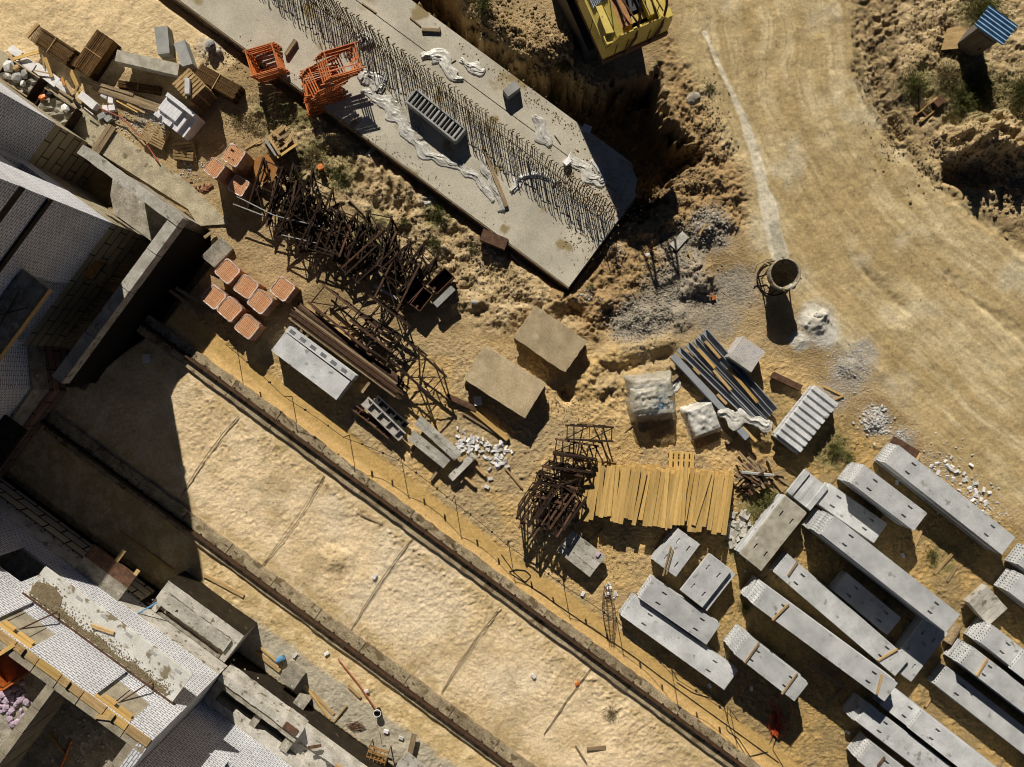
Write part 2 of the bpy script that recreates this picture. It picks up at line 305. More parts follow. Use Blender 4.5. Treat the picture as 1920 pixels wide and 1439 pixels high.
# ---- heights
n1 = fbm(X * .35, Y * .35, 31) - .5; n2 = fbm(X * 1.3, Y * 1.3, 41) - .5; n3 = fbm(X * 4.2, Y * 4.2, 51, 3) - .5; n4 = fbm(X * 9, Y * 9, 61, 2) - .5
def dents(sc, seed, size=.36):                              # scattered footprints
    xi = np.floor(X * sc); yi = np.floor(Y * sc); out = np.zeros(X.shape)
    for ox in (-1, 0, 1):
        for oy in (-1, 0, 1):
            a = (xi + ox).astype(np.int64); b = (yi + oy).astype(np.int64)
            n = (a * 374761393 + b * 668265263 + seed * 99991) & 0xFFFFFFFF; n = ((n ^ (n >> 13)) * 1274126177) & 0xFFFFFFFF
            cx = a + (n & 0xFF) / 255.; cy = b + ((n >> 8) & 0xFF) / 255.; am = ((n >> 16) & 0xFF) / 255.
            q = np.hypot(X * sc - cx, Y * sc - cy) / size
            out += am * (np.exp(-q * q * 2.2) * -1.0 + .45 * np.exp(-((q - 1.25) ** 2) * 5))
    return out
sandy = np.clip(inter + low + sandc * .8, 0, 1)
Z = n1 * .18 * (1 - strip) + n2 * .10 * (1 - strip) + n3 * .03
foot = dents(1.9, 3) + .9 * dents(3.0, 8) + .8 * dents(4.4, 21) + .75 * dents(5.6, 33)
clus = sstep(.42, .62, fbm(X * .5, Y * .5, 71))
patch = sstep(.38, .6, fbm(X * .8, Y * .8, 141)); rip = fbm(A_ * 1.5, B_ * 4.2, 151, 3) - .5
Z += sandy * (foot * (.008 + .018 * clus) + n3 * .014 + np.abs(n2) * .012 + rip * .03 * patch + n4 * .035 * (.4 + clus))
Z += np.clip(work + wood_yard, 0, 1) * (1 - strip) * (foot * .03 + n3 * .05 + np.abs(n3) * .12)
Z += lump * (n2 * .7 + np.abs(n3) * .3 + np.abs(n4) * .22 - .08)
Z += nebank * (n2 * .75 + np.abs(n3) * .36 + np.abs(n4) * .25 - .05)
Z += neright * (n2 * .5 + np.abs(n3) * .26 + np.abs(n4) * .2 + .03)
# caterpillar ridges beside the slab
rg = zone([(640, 280), (720, 300), (800, 375), (770, 420), (690, 360)], 14)
Z += rg * .11 * np.sin((A_ * .8 + B_ * .35) * 2 * math.pi / .55 + n2 * 4)
# wheel ruts along the road bend
cl_ = [Vector(q) for q in ((1400, -1200), (1410, -300), (1425, 80), (1480, 300), (1620, 500), (1900, 750), (2700, 1450))]
for _ in range(4):                                          # rounded centre line of the road
    cl_ = [cl_[0]] + [v for p, q in zip(cl_[:-1], cl_[1:]) for v in (p * .75 + q * .25, p * .25 + q * .75)] + [cl_[-1]]
rr = np.zeros(X.shape); th = np.zeros(X.shape); bd_ = np.full(X.shape, 1e9); acc_ = 0.0
for p, q in zip(cl_[:-1], cl_[1:]):
    dx, dy = q.x - p.x, q.y - p.y; l_ = math.hypot(dx, dy) + 1e-9; u_ = np.clip(((PX - p.x) * dx + (PY - p.y) * dy) / l_ ** 2, 0, 1); ex, ey = PX - p.x - u_ * dx, PY - p.y - u_ * dy; dd_ = ex * ex + ey * ey
    k_ = dd_ < bd_; bd_ = np.where(k_, dd_, bd_); rr = np.where(k_, np.sqrt(dd_) * np.sign(ex * dy - ey * dx) / S, rr); th = np.where(k_, (acc_ + u_ * l_) / S, th); acc_ += l_

Z -= trk * (.16 * np.maximum(0, np.sin(rr * 2 * math.pi / .95 + n1 * 3)) + .07 * 0 + n3 * .3)
Z += road * ((fbm(rr * 2.2, th * .16, 77, 3) - .5) * .08 + (fbm(rr * 6, th * .4, 79, 3) - .5) * .03)
RUT = (([(1622, -30), (1602, 60), (1610, 130), (1645, 205), (1700, 290)], 5, .10), ([(1700, -30), (1655, 50), (1634, 100), (1642, 160), (1668, 215), (1695, 255)], 13, .26), ([(1672, 40), (1682, 140), (1697, 200), (1704, 300)], 6, .14))
rutm = 0
for c_, w_, d_ in RUT: q_ = np.exp(-((dline(c_) + wob * .2) / w_) ** 2); rutm = np.maximum(rutm, q_); Z -= .4 * d_ * q_ * (.8 + .12 * np.sin(th * 2 * math.pi / .4) * (w_ > 10) + n3 * 2)
for (c, am, wd) in (([(1600, 130), (1650, 240), (1720, 310), (1800, 385), (1925, 470)], .14, 7), ([(1290, -20), (1322, 60), (1335, 110)], .10, 8), ([(1625, 510), (1645, 530), (1670, 555), (1700, 580)], .10, 7), ([(1780, 520), (1830, 570), (1880, 600), (1930, 650)], .08, 7), ([(1680, 200), (1690, 290)], .12, 12)):
    Z -= am * np.exp(-(dline(c) + wob * .4) ** 2 / wd ** 2 / 2) * (.5 + fbm(X * 3, Y * 3, 91))
# the excavation between the slab and the road
PIT = [(560, -340), (790, -120), (872, 10), (905, 60), (960, 98), (1020, 128), (1060, 112), (1100, 150), (1180, 146), (1245, 110), (1258, 190), (1292, 262), (1330, 282), (1296, 330), (1238, 398), (1170, 440), (1096, 330), (700, -60)]
pd_ = sd(PIT) + (fbm(X * 1.6, Y * 1.6, 101) - .5) * 34 + n3 * 26
slabdist = 13.87 - B_                                       # metres, negative beyond the slab edge
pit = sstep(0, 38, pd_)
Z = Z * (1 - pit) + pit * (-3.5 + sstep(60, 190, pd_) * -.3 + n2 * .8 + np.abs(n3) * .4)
Z += np.exp(-((dline([(872, 10), (905, 60), (960, 98), (1020, 128), (1060, 112)]) - 24) / 22) ** 2) * (~inside(PIT)) * (.5 + n2 * 1.2 + np.abs(n3)) * (PX < 1075)
# heaps: px, py, radius px, height m
for (x, y, r, h) in ((1305, 522, 52, .62), (1270, 600, 40, .25), (1330, 430, 40, .35), (1210, 600, 46, .3), (1110, 712, 50, .3), (1060, 740, 26, -.4), (1170, 690, 90, .22), (1530, 605, 30, .34), (1545, 590, 16, .3), (1850, 262, 70, 1.5), (1800, 270, 46, 1.5), (1905, 292, 56, 1.2), (1640, 790, 24, .22), (1590, 690, 26, .2), (395, 95, 26, .2), (632, 1047, 46, .2), (1500, 640, 20, .12), (1130, 770, 60, .12), (1000, 560, 60, .25), (940, 600, 50, .18), (1120, 560, 46, .2)):
    q = np.hypot(PX - x, PY - y) / r + (fbm(X * 2, Y * 2, 111) - .5) * .7
    Z += h * (1 - sstep(0, 1, q)) * (1 + n3 * .8)
for (c, am, wd) in (([(1140, 668), (1190, 650), (1255, 640)], .30, 12), ([(1120, 710), (1180, 690), (1250, 668)], -.25, 9), ([(1060, 560), (990, 600), (1000, 565)], .2, 12)):
    Z += am * np.exp(-(dline(c) + wob * .3) ** 2 / wd ** 2 / 2)
hole = inside([(1765, 292), (1800, 300), (1850, 290), (1870, 330), (1850, 352), (1800, 350), (1770, 345)])
Z -= 1.0 * sstep(-6, 20, sd([(1765, 296), (1800, 304), (1850, 294), (1874, 330), (1856, 356), (1800, 352), (1768, 345)]) + wob * .3)
# flat bearings: keep the ground level under rails, slab, buildings
flat = np.exp(-((B_ - r1b) / .75) ** 4) + np.exp(-((B_ - r2b) / .75) ** 4) * 1
Z = Z * (1 - np.clip(flat, 0, 1)) - .02 * np.clip(flat, 0, 1)
Z = np.where((B_ > 6.0) & (B_ < 14.1) & (A_ < -.5) & (A_ + B_ < 12.9), np.minimum(Z, -.2), Z)
Z -= .45 * np.exp(-((B_ - 5.95) / .28) ** 2) * (A_ < -.4)                # gap along the slab edge
Z -= .35 * np.exp(-((A_ + .35) / .3) ** 2) * (B_ > 6) * (B_ < 11)
area = (A_ > -27.3) & (A_ < -19.2) & (B_ > -14.6) & (B_ < -3.35) & ((A_ > -21.75) | (B_ > -5.7))
Z = np.where(area, -1.9, Z)
tr_ = sstep(-4, 10, sd([(345, 402), (392, 436), (392, 496), (330, 575), (300, 612), (240, 652), (150, 722), (100, 722)])); Z = Z * (1 - tr_) + tr_ * (-2.0 + n2 * .5)
lb = (B_ < -21.4) & (A_ < 30); Z = np.where(lb, -1.6, Z)
Z = np.where((B_ < -20.9) & (B_ > -21.4) & (A_ < -9), Z - .35, Z)
tw = ((A_ < -21.8) & (B_ < -5.7) & (B_ > -21.2)) | ((A_ < -27.4) & (B_ < -3.25)); Z = np.where(tw, -.6, Z)
far = np.hypot(np.maximum(0, np.abs(X) - 35), np.maximum(0, np.abs(Y) - 27)); Z = np.where(far > 0, Z * np.exp(-far / 6), Z)
def ground(x, y):
    i = int(np.clip(np.searchsorted(GX, x), 1, len(GX) - 1)); j = int(np.clip(np.searchsorted(GY, y), 1, len(GY) - 1)); return float(Z[j, i])
def G(px, py): p = W(px, py); return ground(p.x, p.y)
# ---- colours (soil tone by zone, darker in the pit and the ruts)
def C(*c): return np.array(c)
def mixc(a, b, m): return a * (1 - m[..., None]) + b * m[..., None]
f1 = fbm(X * .6, Y * .6, 201); f2 = fbm(X * 2.5, Y * 2.5, 211); f3 = fbm(X * 8, Y * 8, 221, 2)
K = np.zeros(X.shape + (3,)) + C(.43, .315, .165)
K = mixc(K, C(.33, .235, .115), sstep(.45, .65, f1))
K = mixc(K, C(.62, .475, .27), sandc)
K = mixc(K, C(.56, .385, .165), np.clip(work, 0, 1) * .95)
K = mixc(K, C(.63, .45, .22), np.clip(work, 0, 1) * sstep(.5, .62, f1) * .7)
K = mixc(K, C(.37, .29, .175), np.clip(work + lump * .6, 0, 1) * sstep(.5, .64, fbm(X * .4, Y * .4, 281)) * .65)
K = mixc(K, C(.50, .335, .13), wood_yard * .9); K = mixc(K, C(.27, .205, .11), wood_yard * sstep(.5, .62, fbm(X * .5, Y * .5, 291)) * .6)
K = mixc(K, C(.30, .22, .10), wood_yard * sstep(.5, .66, f2) * .7)
K = mixc(K, C(.70, .55, .345), inter); K = mixc(K, C(.58, .44, .25), inter * sstep(.45, .68, f1) * .8)
K = mixc(K, C(.64, .57, .45) * .95, inter * sstep(.5, .72, fbm(X * .3, Y * .3, 231)) * .35)
K = mixc(K, C(.46, .35, .19), inter * sstep(.56, .7, fbm(X * .45, Y * .45, 261)) * .6); ed_ = np.exp(-((B_ - r1b + .9) / .5) ** 2) + np.exp(-((B_ - r2b - 1.15) / .5) ** 2) + np.exp(-((B_ - r2b + .9) / .5) ** 2); K = mixc(K, C(.40, .295, .14), np.clip(ed_, 0, 1) * sstep(.35, .6, f2) * .75)
K = mixc(K, C(.54, .40, .20), low); K = mixc(K, C(.61, .47, .26), low * sstep(.45, .6, f2))
K = mixc(K, C(.64, .425, .175), strip); K = mixc(K, C(.50, .33, .12), strip * sstep(1.15, 1.45, B_ - r1b + wob / 200))
K = mixc(K, C(.42, .31, .165), lump); K = mixc(K, C(.54, .42, .25), lump * sstep(.5, .62, f2) * .7)
K = mixc(K, C(.38, .255, .12), nebank); K = mixc(K, C(.28, .19, .09), nebank * sstep(.5, .62, f2) * .6)
K = mixc(K, C(.44, .325, .17), neright); K = mixc(K, C(.56, .43, .25), neright * sstep(.48, .6, f2) * .7)
wr_ = rr + (fbm(X * .25, Y * .25, 271) - .5) * 2.0; strk = fbm(wr_ * 1.6, th * .16, 241, 5); strk2 = fbm(wr_ * 7, th * .45, 243, 4); strk3 = fbm(rr * .5, th * .05, 245, 3)
rc = mixc(np.zeros(X.shape + (3,)) + C(.45, .335, .175), C(.55, .435, .26), sstep(.4, .64, strk)); rc = mixc(rc, C(.33, .24, .12), sstep(.53, .72, strk2) * .55); rc = mixc(rc, C(.36, .26, .125), sstep(.46, .64, fbm(X * .55, Y * .55, 275)) * .5); rc = mixc(rc, C(.53, .47, .36), sstep(.55, .8, fbm(X * .5, Y * .5, 251)) * .5)
dk_ = sum(np.exp(-(dline(c_) + wob * .3) ** 2 / w_ ** 2) for c_, w_ in (([(1600, 130), (1650, 240), (1720, 310), (1800, 385), (1925, 470)], 6), ([(1625, 510), (1645, 535), (1675, 560)], 4), ([(1770, 520), (1830, 570), (1845, 575)], 4), ([(1320, 60), (1340, 120), (1370, 180)], 5), ([(1400, 560), (1480, 640), (1560, 700)], 10)))
rc = rc * 1.12; rc = mixc(rc, C(.19, .135, .065), np.clip(dk_, 0, 1) * sstep(.35, .6, f2) * .8)
K = mixc(K, rc * C(.88, .895, .86), road)
K = mixc(K, C(.17, .125, .06), np.clip(rutm, 0, 1) * sstep(.3, .6, f2) * .6); K = mixc(K, C(.28, .21, .11), trk * sstep(.4, .6, fbm(rr * 3, th * .3, 253, 3)) * .85)
K = mixc(K, C(.33, .315, .28), gravel * .6); K = mixc(K, C(.34, .325, .295), gravel2 * .6); K = mixc(K, C(.23, .21, .17), gravel * sstep(.5, .62, f2) * .7)
K = mixc(K, C(.52, .49, .42), cement); K = mixc(K, C(.62, .565, .44), wet * .85); K = mixc(K, C(.40, .37, .28), wetg * .9)
K = mixc(K, C(.30, .26, .12), weeds * .6); K = mixc(K, C(.13, .125, .04), weeds * sstep(.42, .6, f2) * .75)
gb = sstep(.2, -.2, B_ + 19.3 + wob / 60) * (A_ > -4) * sstep(-.3, .2, B_ + 21.25); K = mixc(K, C(.36, .335, .27), gb * .85)
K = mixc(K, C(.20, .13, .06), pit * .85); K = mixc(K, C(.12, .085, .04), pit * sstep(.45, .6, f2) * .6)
K = K * (.86 + .28 * f2[..., None]) * (.92 + .16 * f3[..., None])
ny, nx = X.shape
me = bpy.data.meshes.new('ground'); me.vertices.add(nx * ny)
me.vertices.foreach_set('co', np.stack([X, Y, Z], -1).astype(np.float32).ravel())
ii = (np.arange(ny - 1)[:, None] * nx + np.arange(nx - 1)[None]).ravel()
fq = np.stack([ii, ii + 1, ii + nx + 1, ii + nx], -1)
me.loops.add(fq.size); me.loops.foreach_set('vertex_index', fq.ravel().astype(np.int32))
me.polygons.add(len(fq)); me.polygons.foreach_set('loop_start', np.arange(0, fq.size, 4, dtype=np.int32)); me.polygons.foreach_set('loop_total', np.full(len(fq), 4, np.int32))
me.update(calc_edges=True); me.polygons.foreach_set('use_smooth', np.ones(len(fq), bool))
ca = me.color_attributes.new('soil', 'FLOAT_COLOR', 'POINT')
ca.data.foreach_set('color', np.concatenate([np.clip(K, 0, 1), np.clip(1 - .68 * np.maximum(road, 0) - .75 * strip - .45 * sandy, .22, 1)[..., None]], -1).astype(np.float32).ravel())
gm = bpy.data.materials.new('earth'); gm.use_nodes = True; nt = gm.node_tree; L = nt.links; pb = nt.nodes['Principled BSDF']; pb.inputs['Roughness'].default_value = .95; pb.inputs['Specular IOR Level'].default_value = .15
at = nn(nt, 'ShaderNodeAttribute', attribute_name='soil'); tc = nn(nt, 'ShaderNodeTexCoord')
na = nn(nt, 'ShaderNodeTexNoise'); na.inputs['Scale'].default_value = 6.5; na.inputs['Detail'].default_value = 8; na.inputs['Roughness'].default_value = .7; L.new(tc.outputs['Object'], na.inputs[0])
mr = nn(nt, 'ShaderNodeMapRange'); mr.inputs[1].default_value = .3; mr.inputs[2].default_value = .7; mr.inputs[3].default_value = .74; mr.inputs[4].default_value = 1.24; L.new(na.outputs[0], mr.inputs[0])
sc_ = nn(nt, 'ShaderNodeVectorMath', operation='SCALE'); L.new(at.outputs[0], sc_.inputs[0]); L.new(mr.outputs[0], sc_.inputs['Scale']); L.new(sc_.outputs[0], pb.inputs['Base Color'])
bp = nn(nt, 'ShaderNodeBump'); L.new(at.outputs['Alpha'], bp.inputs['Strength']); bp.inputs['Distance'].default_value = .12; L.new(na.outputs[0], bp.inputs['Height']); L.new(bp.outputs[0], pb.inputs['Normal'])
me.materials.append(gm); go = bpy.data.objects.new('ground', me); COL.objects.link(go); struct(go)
# ------------------------------------------------------------------ crane track
def siteobj(o, z=0): o.location = (0, 0, z); o.rotation_euler = (0, 0, UA); return o
def rail(name, b, a0, a1, label):
    r = thing(name, label, 'rail', SW(a0, b, .2), UA)
    Lr = a1 - a0
    m = MB(); m.box(0, Lr, -.11, .11, 0, .025); m.box(0, Lr, -.018, .018, .025, .17); m.box(0, Lr, -.055, .055, .17, .235)
    m.build('rail_bar', rail_m, r)
    c = MB(); k = .35
    while k < Lr:
        for s in (-1, 1): c.box(k - .05, k + .05, s * .15 - .04, s * .15 + .04, 0, .03)
        k += 1.03
    c.build('clamp_plates', rustd, r)
    return r
a_1, _ = AB(262, 606); a_1e = AB(1500, 1530)[0]
a_2 = AB(60, 780)[0]; a_2e = AB(1100, 1545)[0]
r1b = AB(700, 928, .42)[1]; r2b = AB(760, 1295, .42)[1]
rail('crane_rail', r1b, a_1, a_1e, 'long rusty crane rail passing below the sawn timber stack and fence')
rail('crane_rail', r2b, a_2, a_2e, 'long rusty crane rail next to the brick apartment building')
def sleepers(b0, b1_, a0, a1, where, phase):
    k = a0 + phase; i = 0
    while k < a1:
        Ls = 3.06; m = MB(); n = 8; top = []
        for q in range(n + 1):                       # ragged long edges, chipped
            x = q / n * Ls; top.append((x, (b1_ - b0) / 2 + R.uniform(-.06, .03)))
        bot = [(x, -(b1_ - b0) / 2 + R.uniform(-.03, .05)) for x, _ in top][::-1]
        m.prism(top + bot, -.2, .19 + R.uniform(-.012, .012))
        o = m.build('rail_sleeper', sleep_m, None, SW(k, (b0 + b1_) / 2, 0), UA + R.uniform(-.008, .008))
        tag(o, f'concrete track beam, {ordn(i)} from the building end under the {where} rail', 'track beam', 'concrete beams under the crane rails')
        mo = MB()
        for e in (.28, Ls - .35):
            mo.tube([(e, .3, .17), (e + .02, .34, .26), (e + .14, .34, .26), (e + .16, .3, .17)], .014, 5)
        mo.build('lifting_loop', rustd, o)
        k += 3.1; i += 1
sleepers(r1b - .55, r1b + .6, a_1, min(a_1e, AB(1440, 1480)[0]), 'upper', .2)
sleepers(r2b - .42, r2b + .78, AB(85, 805)[0], AB(1010, 1470)[0], 'lower', 0)
# bent tie rods between the rails
for i, (p, q, k) in enumerate((((447, 780), (340, 930), 6), ((608, 892), (492, 1060), -7), ((775, 1008), (657, 1184), 6), ((940, 1142), (828, 1300), 7), ((1109, 1252), (1020, 1378), 2))):
    m = MB(); P = Vector(p); Q = Vector(q); d = (Q - P).normalized(); n = Vector((-d.y, d.x))
    for s in (0, 1):
        pts = []
        for j in range(15):
            u = j / 14; c = P.lerp(Q, u) + n * (math.sin(u * math.pi) * (k if s else k * .1) + R.uniform(-.8, .8) * s)
            g = G(c.x, c.y); pts.append(W(c.x, c.y, g + .05 + .03 * s))
        m.tube(pts, .016 if s else .009, 5)
    o = m.build('tie_rod', rustd)
    tag(o, f'rusty bent tie rod across the sand between the rails, {ordn(i)} from the shaded end', 'tie rod', 'tie rods between the crane rails')
# ------------------------------------------------------------------ rope fence
FP = [(444, 648), (547.5, 744), (655, 816), (752, 859), (852.5, 930), (952.5, 1012), (1055, 1087), (1155, 1157), (1259, 1254), (1368, 1330)]
tops = []
for i, (x, y) in enumerate(FP):
    p = W(x, y, 0); g = ground(p.x, p.y); lx, ly = R.uniform(-.06, .06), R.uniform(-.06, .06)
    m = MB(); m.tube([(0, 0, -.2), (lx, ly, 1.42)], .022, 6); m.tube([(lx, ly, 1.38), (lx + .05, ly, 1.43)], .014, 5)
    o = m.build('fence_post', rustd, None, (p.x, p.y, g)); tops.append(Vector((p.x + lx, p.y + ly, g + 1.36)))
    tag(o, f'thin steel fence post along the track, {ordn(i)} from the building', 'post', 'rope fence posts along the crane track')
for i, (p, q) in enumerate(zip(tops[:-1], tops[1:])):
    m = MB()
    for h, sag in ((0, .25),):
        m.tube([p.lerp(q, u / 10) + Vector((0, 0, h - sag * math.sin(u / 10 * math.pi) + R.uniform(-.01, .01))) for u in range(11)], .014, 4)
    if i % 1 == 0:
        for u in (.33, .72):
            c = p.lerp(q, u) - Vector((0, 0, .25 * math.sin(u * math.pi) + .06)); m.box(c.x - .04, c.x + .04, c.y - .05, c.y + .05, c.z - .1, c.z + .08, .015)
    o = m.build('fence_rope', black); tag(o, f'sagging black rope span of the track fence, {ordn(i)} from the building', 'rope', 'ropes of the track fence')
# ------------------------------------------------------------------ concrete footing with its rebar starter bars
f = thing('concrete_footing', 'long pale concrete footing slab with rows of rebar and crumpled plastic film', 'footing', SW(-.64, 10.0, 0), UA)
m = MB(); a0 = -34; ptsb = []
m.prism([(a0, 3.87), (-1.3, 3.85), (-.9, 3.5), (-.5, 3.3), (-.2, 2.7), (0, 2.5), (0, -3.8), (a0, -3.8)], -2.2, .5); m.build('footing_block', conc, f)
m = MB(); m.box(a0, .02, -3.87, -3.80, -.5, .47); m.box(.0, .06, -3.87, 2.4, -.5, .45); m.build('formwork_board', wood_o, f)
m = MB(); m.box(a0, -1.0, 2.02, 2.05, .5, .512); m.box(-18, -17.97, -3.7, .4, .5, .51); m.build('casting_joint', bitu, f)
stuff = MB(); n = 0
for row, bb in enumerate((.42, .86)):
    a = -.35
    while a > -27:
        x = a + R.uniform(-.03, .03); lean = (R.uniform(-.1, .1), R.uniform(-.06, .1)); hh = 1.3 + R.uniform(-.15, .12) + (.1 if row else 0)
        pts = [(x, bb, .45), (x + lean[0] * .5, bb + lean[1] * .4, .5 + hh * .5), (x + lean[0], bb + lean[1], .5 + hh), (x + lean[0] + .10, bb + lean[1] + (.1 if row else -.02), .5 + hh + .04)]
        if n < 100: o = MB().tube(pts, .028, 4).build('starter_bar', rebar_m, f)
        else: stuff.tube(pts, .028, 4)
        n += 1; a -= .17 + R.uniform(-.02, .02)
    if row == 0: pass
stuff.build('starter_bar_rows', rebar_m, f)['kind'] = 'stuff'
for zz, bb in ((.56, .42), (1.0, .44), (.9, .66), (.56, .86), (1.05, .88), (1.5, .9)):
    m = MB(); m.tube([(-27 + k * .9, bb + R.uniform(-.02, .03), zz + R.uniform(-.03, .03)) for k in range(30)], .011, 4); m.build('tie_bar', rebar_m, f)
def bonf(px, py, z=.5): return W(px, py, z)
# things on the footing
def plank(p, q, w_, h_, z, mat, label, cat='plank', group=None, name='plank', tilt=0.0):
    zq = z + tilt; P, Q = W(*p, z), W(*q, zq); m = MB(); Lp = (Q - P).length
    m.box(-Lp / 2, Lp / 2, -w_ / 2, w_ / 2, -h_ / 2, h_ / 2, min(h_, w_) * .06)
    o = m.build(name, mat, None, (P + Q) / 2, (0, -math.atan2(zq - z, (Q - P).xy.length), rz(P, Q))); return tag(o, label, cat, group)
plank((555, 76), (536, 104), .2, .22, .61, wood_o, 'grey timber beam lying on the footing behind the orange scaffold frames', 'beam', name='timber_beam')
plank((791, 56), (826, 58), .18, .14, .57, wood_o, 'short grey timber offcut on the footing close to the excavator pit', name='timber_offcut')
plank((769, 33), (789, 50), .07, .05, .53, wood_o, 'thin dark stick lying just above the short timber offcut', name='timber_offcut')
plank((679, 6), (705, 24), .08, .05, .53, wood_o, 'thin brown stick at the top edge of the footing', name='timber_offcut')
plank((906, 275), (950, 388), .22, .16, .58, wood_o, 'grey plank on the footing under the crumpled film ends', name='plank')
for (p, q, l) in (((840, 122), (855, 113), 'crossed thin rebar pieces lying flat beyond the rebar row'), ((1040, 254), (1051, 270), 'short straight stick on the footing near its shaded end')):
    plank(p, q, .04, .04, .52, rebar_m, l, 'rod', name='loose_rod')
c, an, Lq, Wq = quad([(944, 168), (966, 150), (975, 164), (952, 182)], 1.05); m = MB(); m.box(-Lq / 2, Lq / 2, -Wq / 2, Wq / 2, -.57, 0, .02)
tag(m.build('concrete_block', grey_m, None, c, an), 'grey concrete block standing alone beyond the rebar row', 'block')
# ------------------------------------------------------------------ steel form cassette on the footing
c, an, Lq, Wq = quad([(779, 168), (873, 241), (853, 265), (763, 190)], 1.25)
r = thing('steel_form_cassette', 'grey steel form cassette with dark slots between cross plates', 'form', (c.x, c.y, .5), an)
m = MB(); 
for s in (-1, 1): m.box(-Lq / 2, Lq / 2, s * Wq / 2 - .05, s * Wq / 2 + .05, .05, .78); m.box(s * Lq / 2 - .05, s * Lq / 2 + .05, -Wq / 2, Wq / 2, .05, .77)
m.build('outer_frame', grey_m, r)
for k in range(13):
    x = -Lq / 2 + Lq * (k + 1) / 14; w_ = .11 if k % 2 == 0 else .05
    m = MB(); m.box(x - w_ / 2, x + w_ / 2, -Wq / 2 + .05, Wq / 2 - .05, .1, .74); m.build('cross_plate', grey_m, r)
m = MB(); m.box(-Lq / 2 - .02, Lq / 2 + .02, -Wq / 2 - .02, Wq / 2 + .02, 0, .1); m.build('base_plate', steel_d, r)
# ------------------------------------------------------------------ crumpled plastic film
def filmstrip(pts, wd, z, label, seed, mat=None, amp=.10, name='plastic_film'):
    rr_ = random.Random(seed); m = MB(); n = 20; rows = []; path = []
    for (p, q), (w0, w1) in zip(zip(pts[:-1], pts[1:]), zip(wd[:-1], wd[1:])):
        k = max(3, int((Vector(q) - Vector(p)).length / 2.2))
        for i in range(k): u = i / k; path.append((Vector(p).lerp(Vector(q), u), w0 + (w1 - w0) * u))
    path.append((Vector(pts[-1]), wd[-1])); N_ = len(path)
    sm_ = [path[0]] + [((path[max(0, i - 2)][0] + path[i - 1][0] + path[i][0] * 2 + path[i + 1][0] + path[min(N_ - 1, i + 2)][0]) / 6, path[i][1]) for i in range(1, N_ - 1)] + [path[-1]]
    ph = [rr_.uniform(0, 6) for _ in range(12)]
    II, UU = np.meshgrid(np.arange(N_), np.arange(n + 1) / n, indexing='ij'); Wq_ = np.array([q[1] for q in sm_])[:, None] / 14
    def rdg(a, b, sd_): return 1 - np.abs(2 * fbm(a, b, sd_ + seed, 3) - 1)
    WV = .62 * rdg(UU * 4 * Wq_ + 3 * fbm(II * .05, UU * 2, 17 + seed, 2), II * .055, 300) ** 2.5 + .38 * rdg(UU * 8 * Wq_, II * .16 + UU * 2, 310) ** 2 + .25 * rdg(UU * 3 * Wq_, II * .22, 320) ** 4
    def wv(u, i): return WV[i, int(round(u * n))]
    for i, (p, w_) in enumerate(sm_):
        d = sm_[min(i + 1, N_ - 1)][0] - sm_[max(i - 1, 0)][0]; d = d.normalized() if d.length else Vector((1, 0)); nrm = Vector((-d.y, d.x))
        w_ = w_ * 1.25; amp_ = amp * .75; el_ = w_ * (.5 + .16 * math.sin(i * .37 + ph[0]) + .08 * math.sin(i * .53 + ph[7]) + rr_.uniform(-.03, .03)); er_ = w_ * (.5 + .16 * math.sin(i * .31 + ph[8]) + .08 * math.sin(i * .47 + ph[9]) + rr_.uniform(-.03, .03)); row = []
        for j in range(n + 1):
            u = j / n; c = p + nrm * (-el_ + (el_ + er_) * u) 
            hh = amp_ * wv(u, i) * (1 - abs(u - .5) * 1.3) + rr_.uniform(0, .012)
            row.append(W(c.x, c.y, (z(c.x, c.y) if callable(z) else z) + .012 + max(0, hh)))
        rows.append(row)
    vs = [v for r_ in rows for v in r_]; N = n + 1
    m.add(vs, [(i * N + j, i * N + j + 1, (i + 1) * N + j + 1, (i + 1) * N + j) for i in range(len(rows) - 1) for j in range(n)])
    o = m.build(name, mat or film, smooth=True); sm = o.modifiers.new('s', 'SOLIDIFY'); sm.thickness = .006
    return tag(o, label, 'film', 'crumpled plastic film on the footing' if z == .5 else None)
F = filmstrip
F([(674, 150), (690, 138), (705, 150), (716, 170), (708, 160)], [14, 24, 26, 22, 10], .5, 'heap of crumpled white film beside the orange frame stack', 1, amp=.22)
F([(676, 172), (700, 176), (735, 205), (760, 240), (782, 268), (800, 290), (850, 308), (880, 322), (905, 345), (925, 378)], [8, 14, 24, 20, 18, 16, 12, 14, 12, 10], .5, 'long trail of crumpled white film passing below the form cassette', 2, amp=.12)
F([(735, 180), (760, 200), (770, 225), (790, 262)], [26, 30, 22, 14], .5, 'wide wrinkled film sheet at the near end of the form cassette', 3, clear, amp=.1)
F([(905, 290), (912, 320), (925, 350), (940, 376), (944, 395)], [10, 14, 12, 12, 16], .5, 'pale film strip running along the grey plank', 4, amp=.16)
F([(960, 360), (968, 342), (985, 330), (1010, 326), (1030, 335), (1040, 346)], [12, 12, 10, 9, 10, 14], .5, 'curved white film hook lying across the rebar feet', 5, amp=.16)
F([(1002, 215), (1012, 235), (1022, 262), (1030, 275)], [10, 18, 22, 8], .5, 'narrow crumpled film near the shaded corner of the footing', 6, amp=.14)
F([(1064, 296), (1082, 305), (1100, 325), (1125, 345), (1132, 335), (1108, 300)], [16, 16, 22, 18, 12, 8], .5, 'loop of dirty film between the rebar row and the pit', 7, amp=.15)
F([(790, 108), (812, 100), (830, 110), (852, 146), (868, 148)], [8, 20, 24, 12, 9], .5, 'small white film heap between rebar and plank offcuts', 8, amp=.16)
F([(862, 112), (884, 126), (902, 132), (910, 128)], [8, 14, 16, 6], .5, 'small film scrap close to the pit side edge', 9, amp=.14)
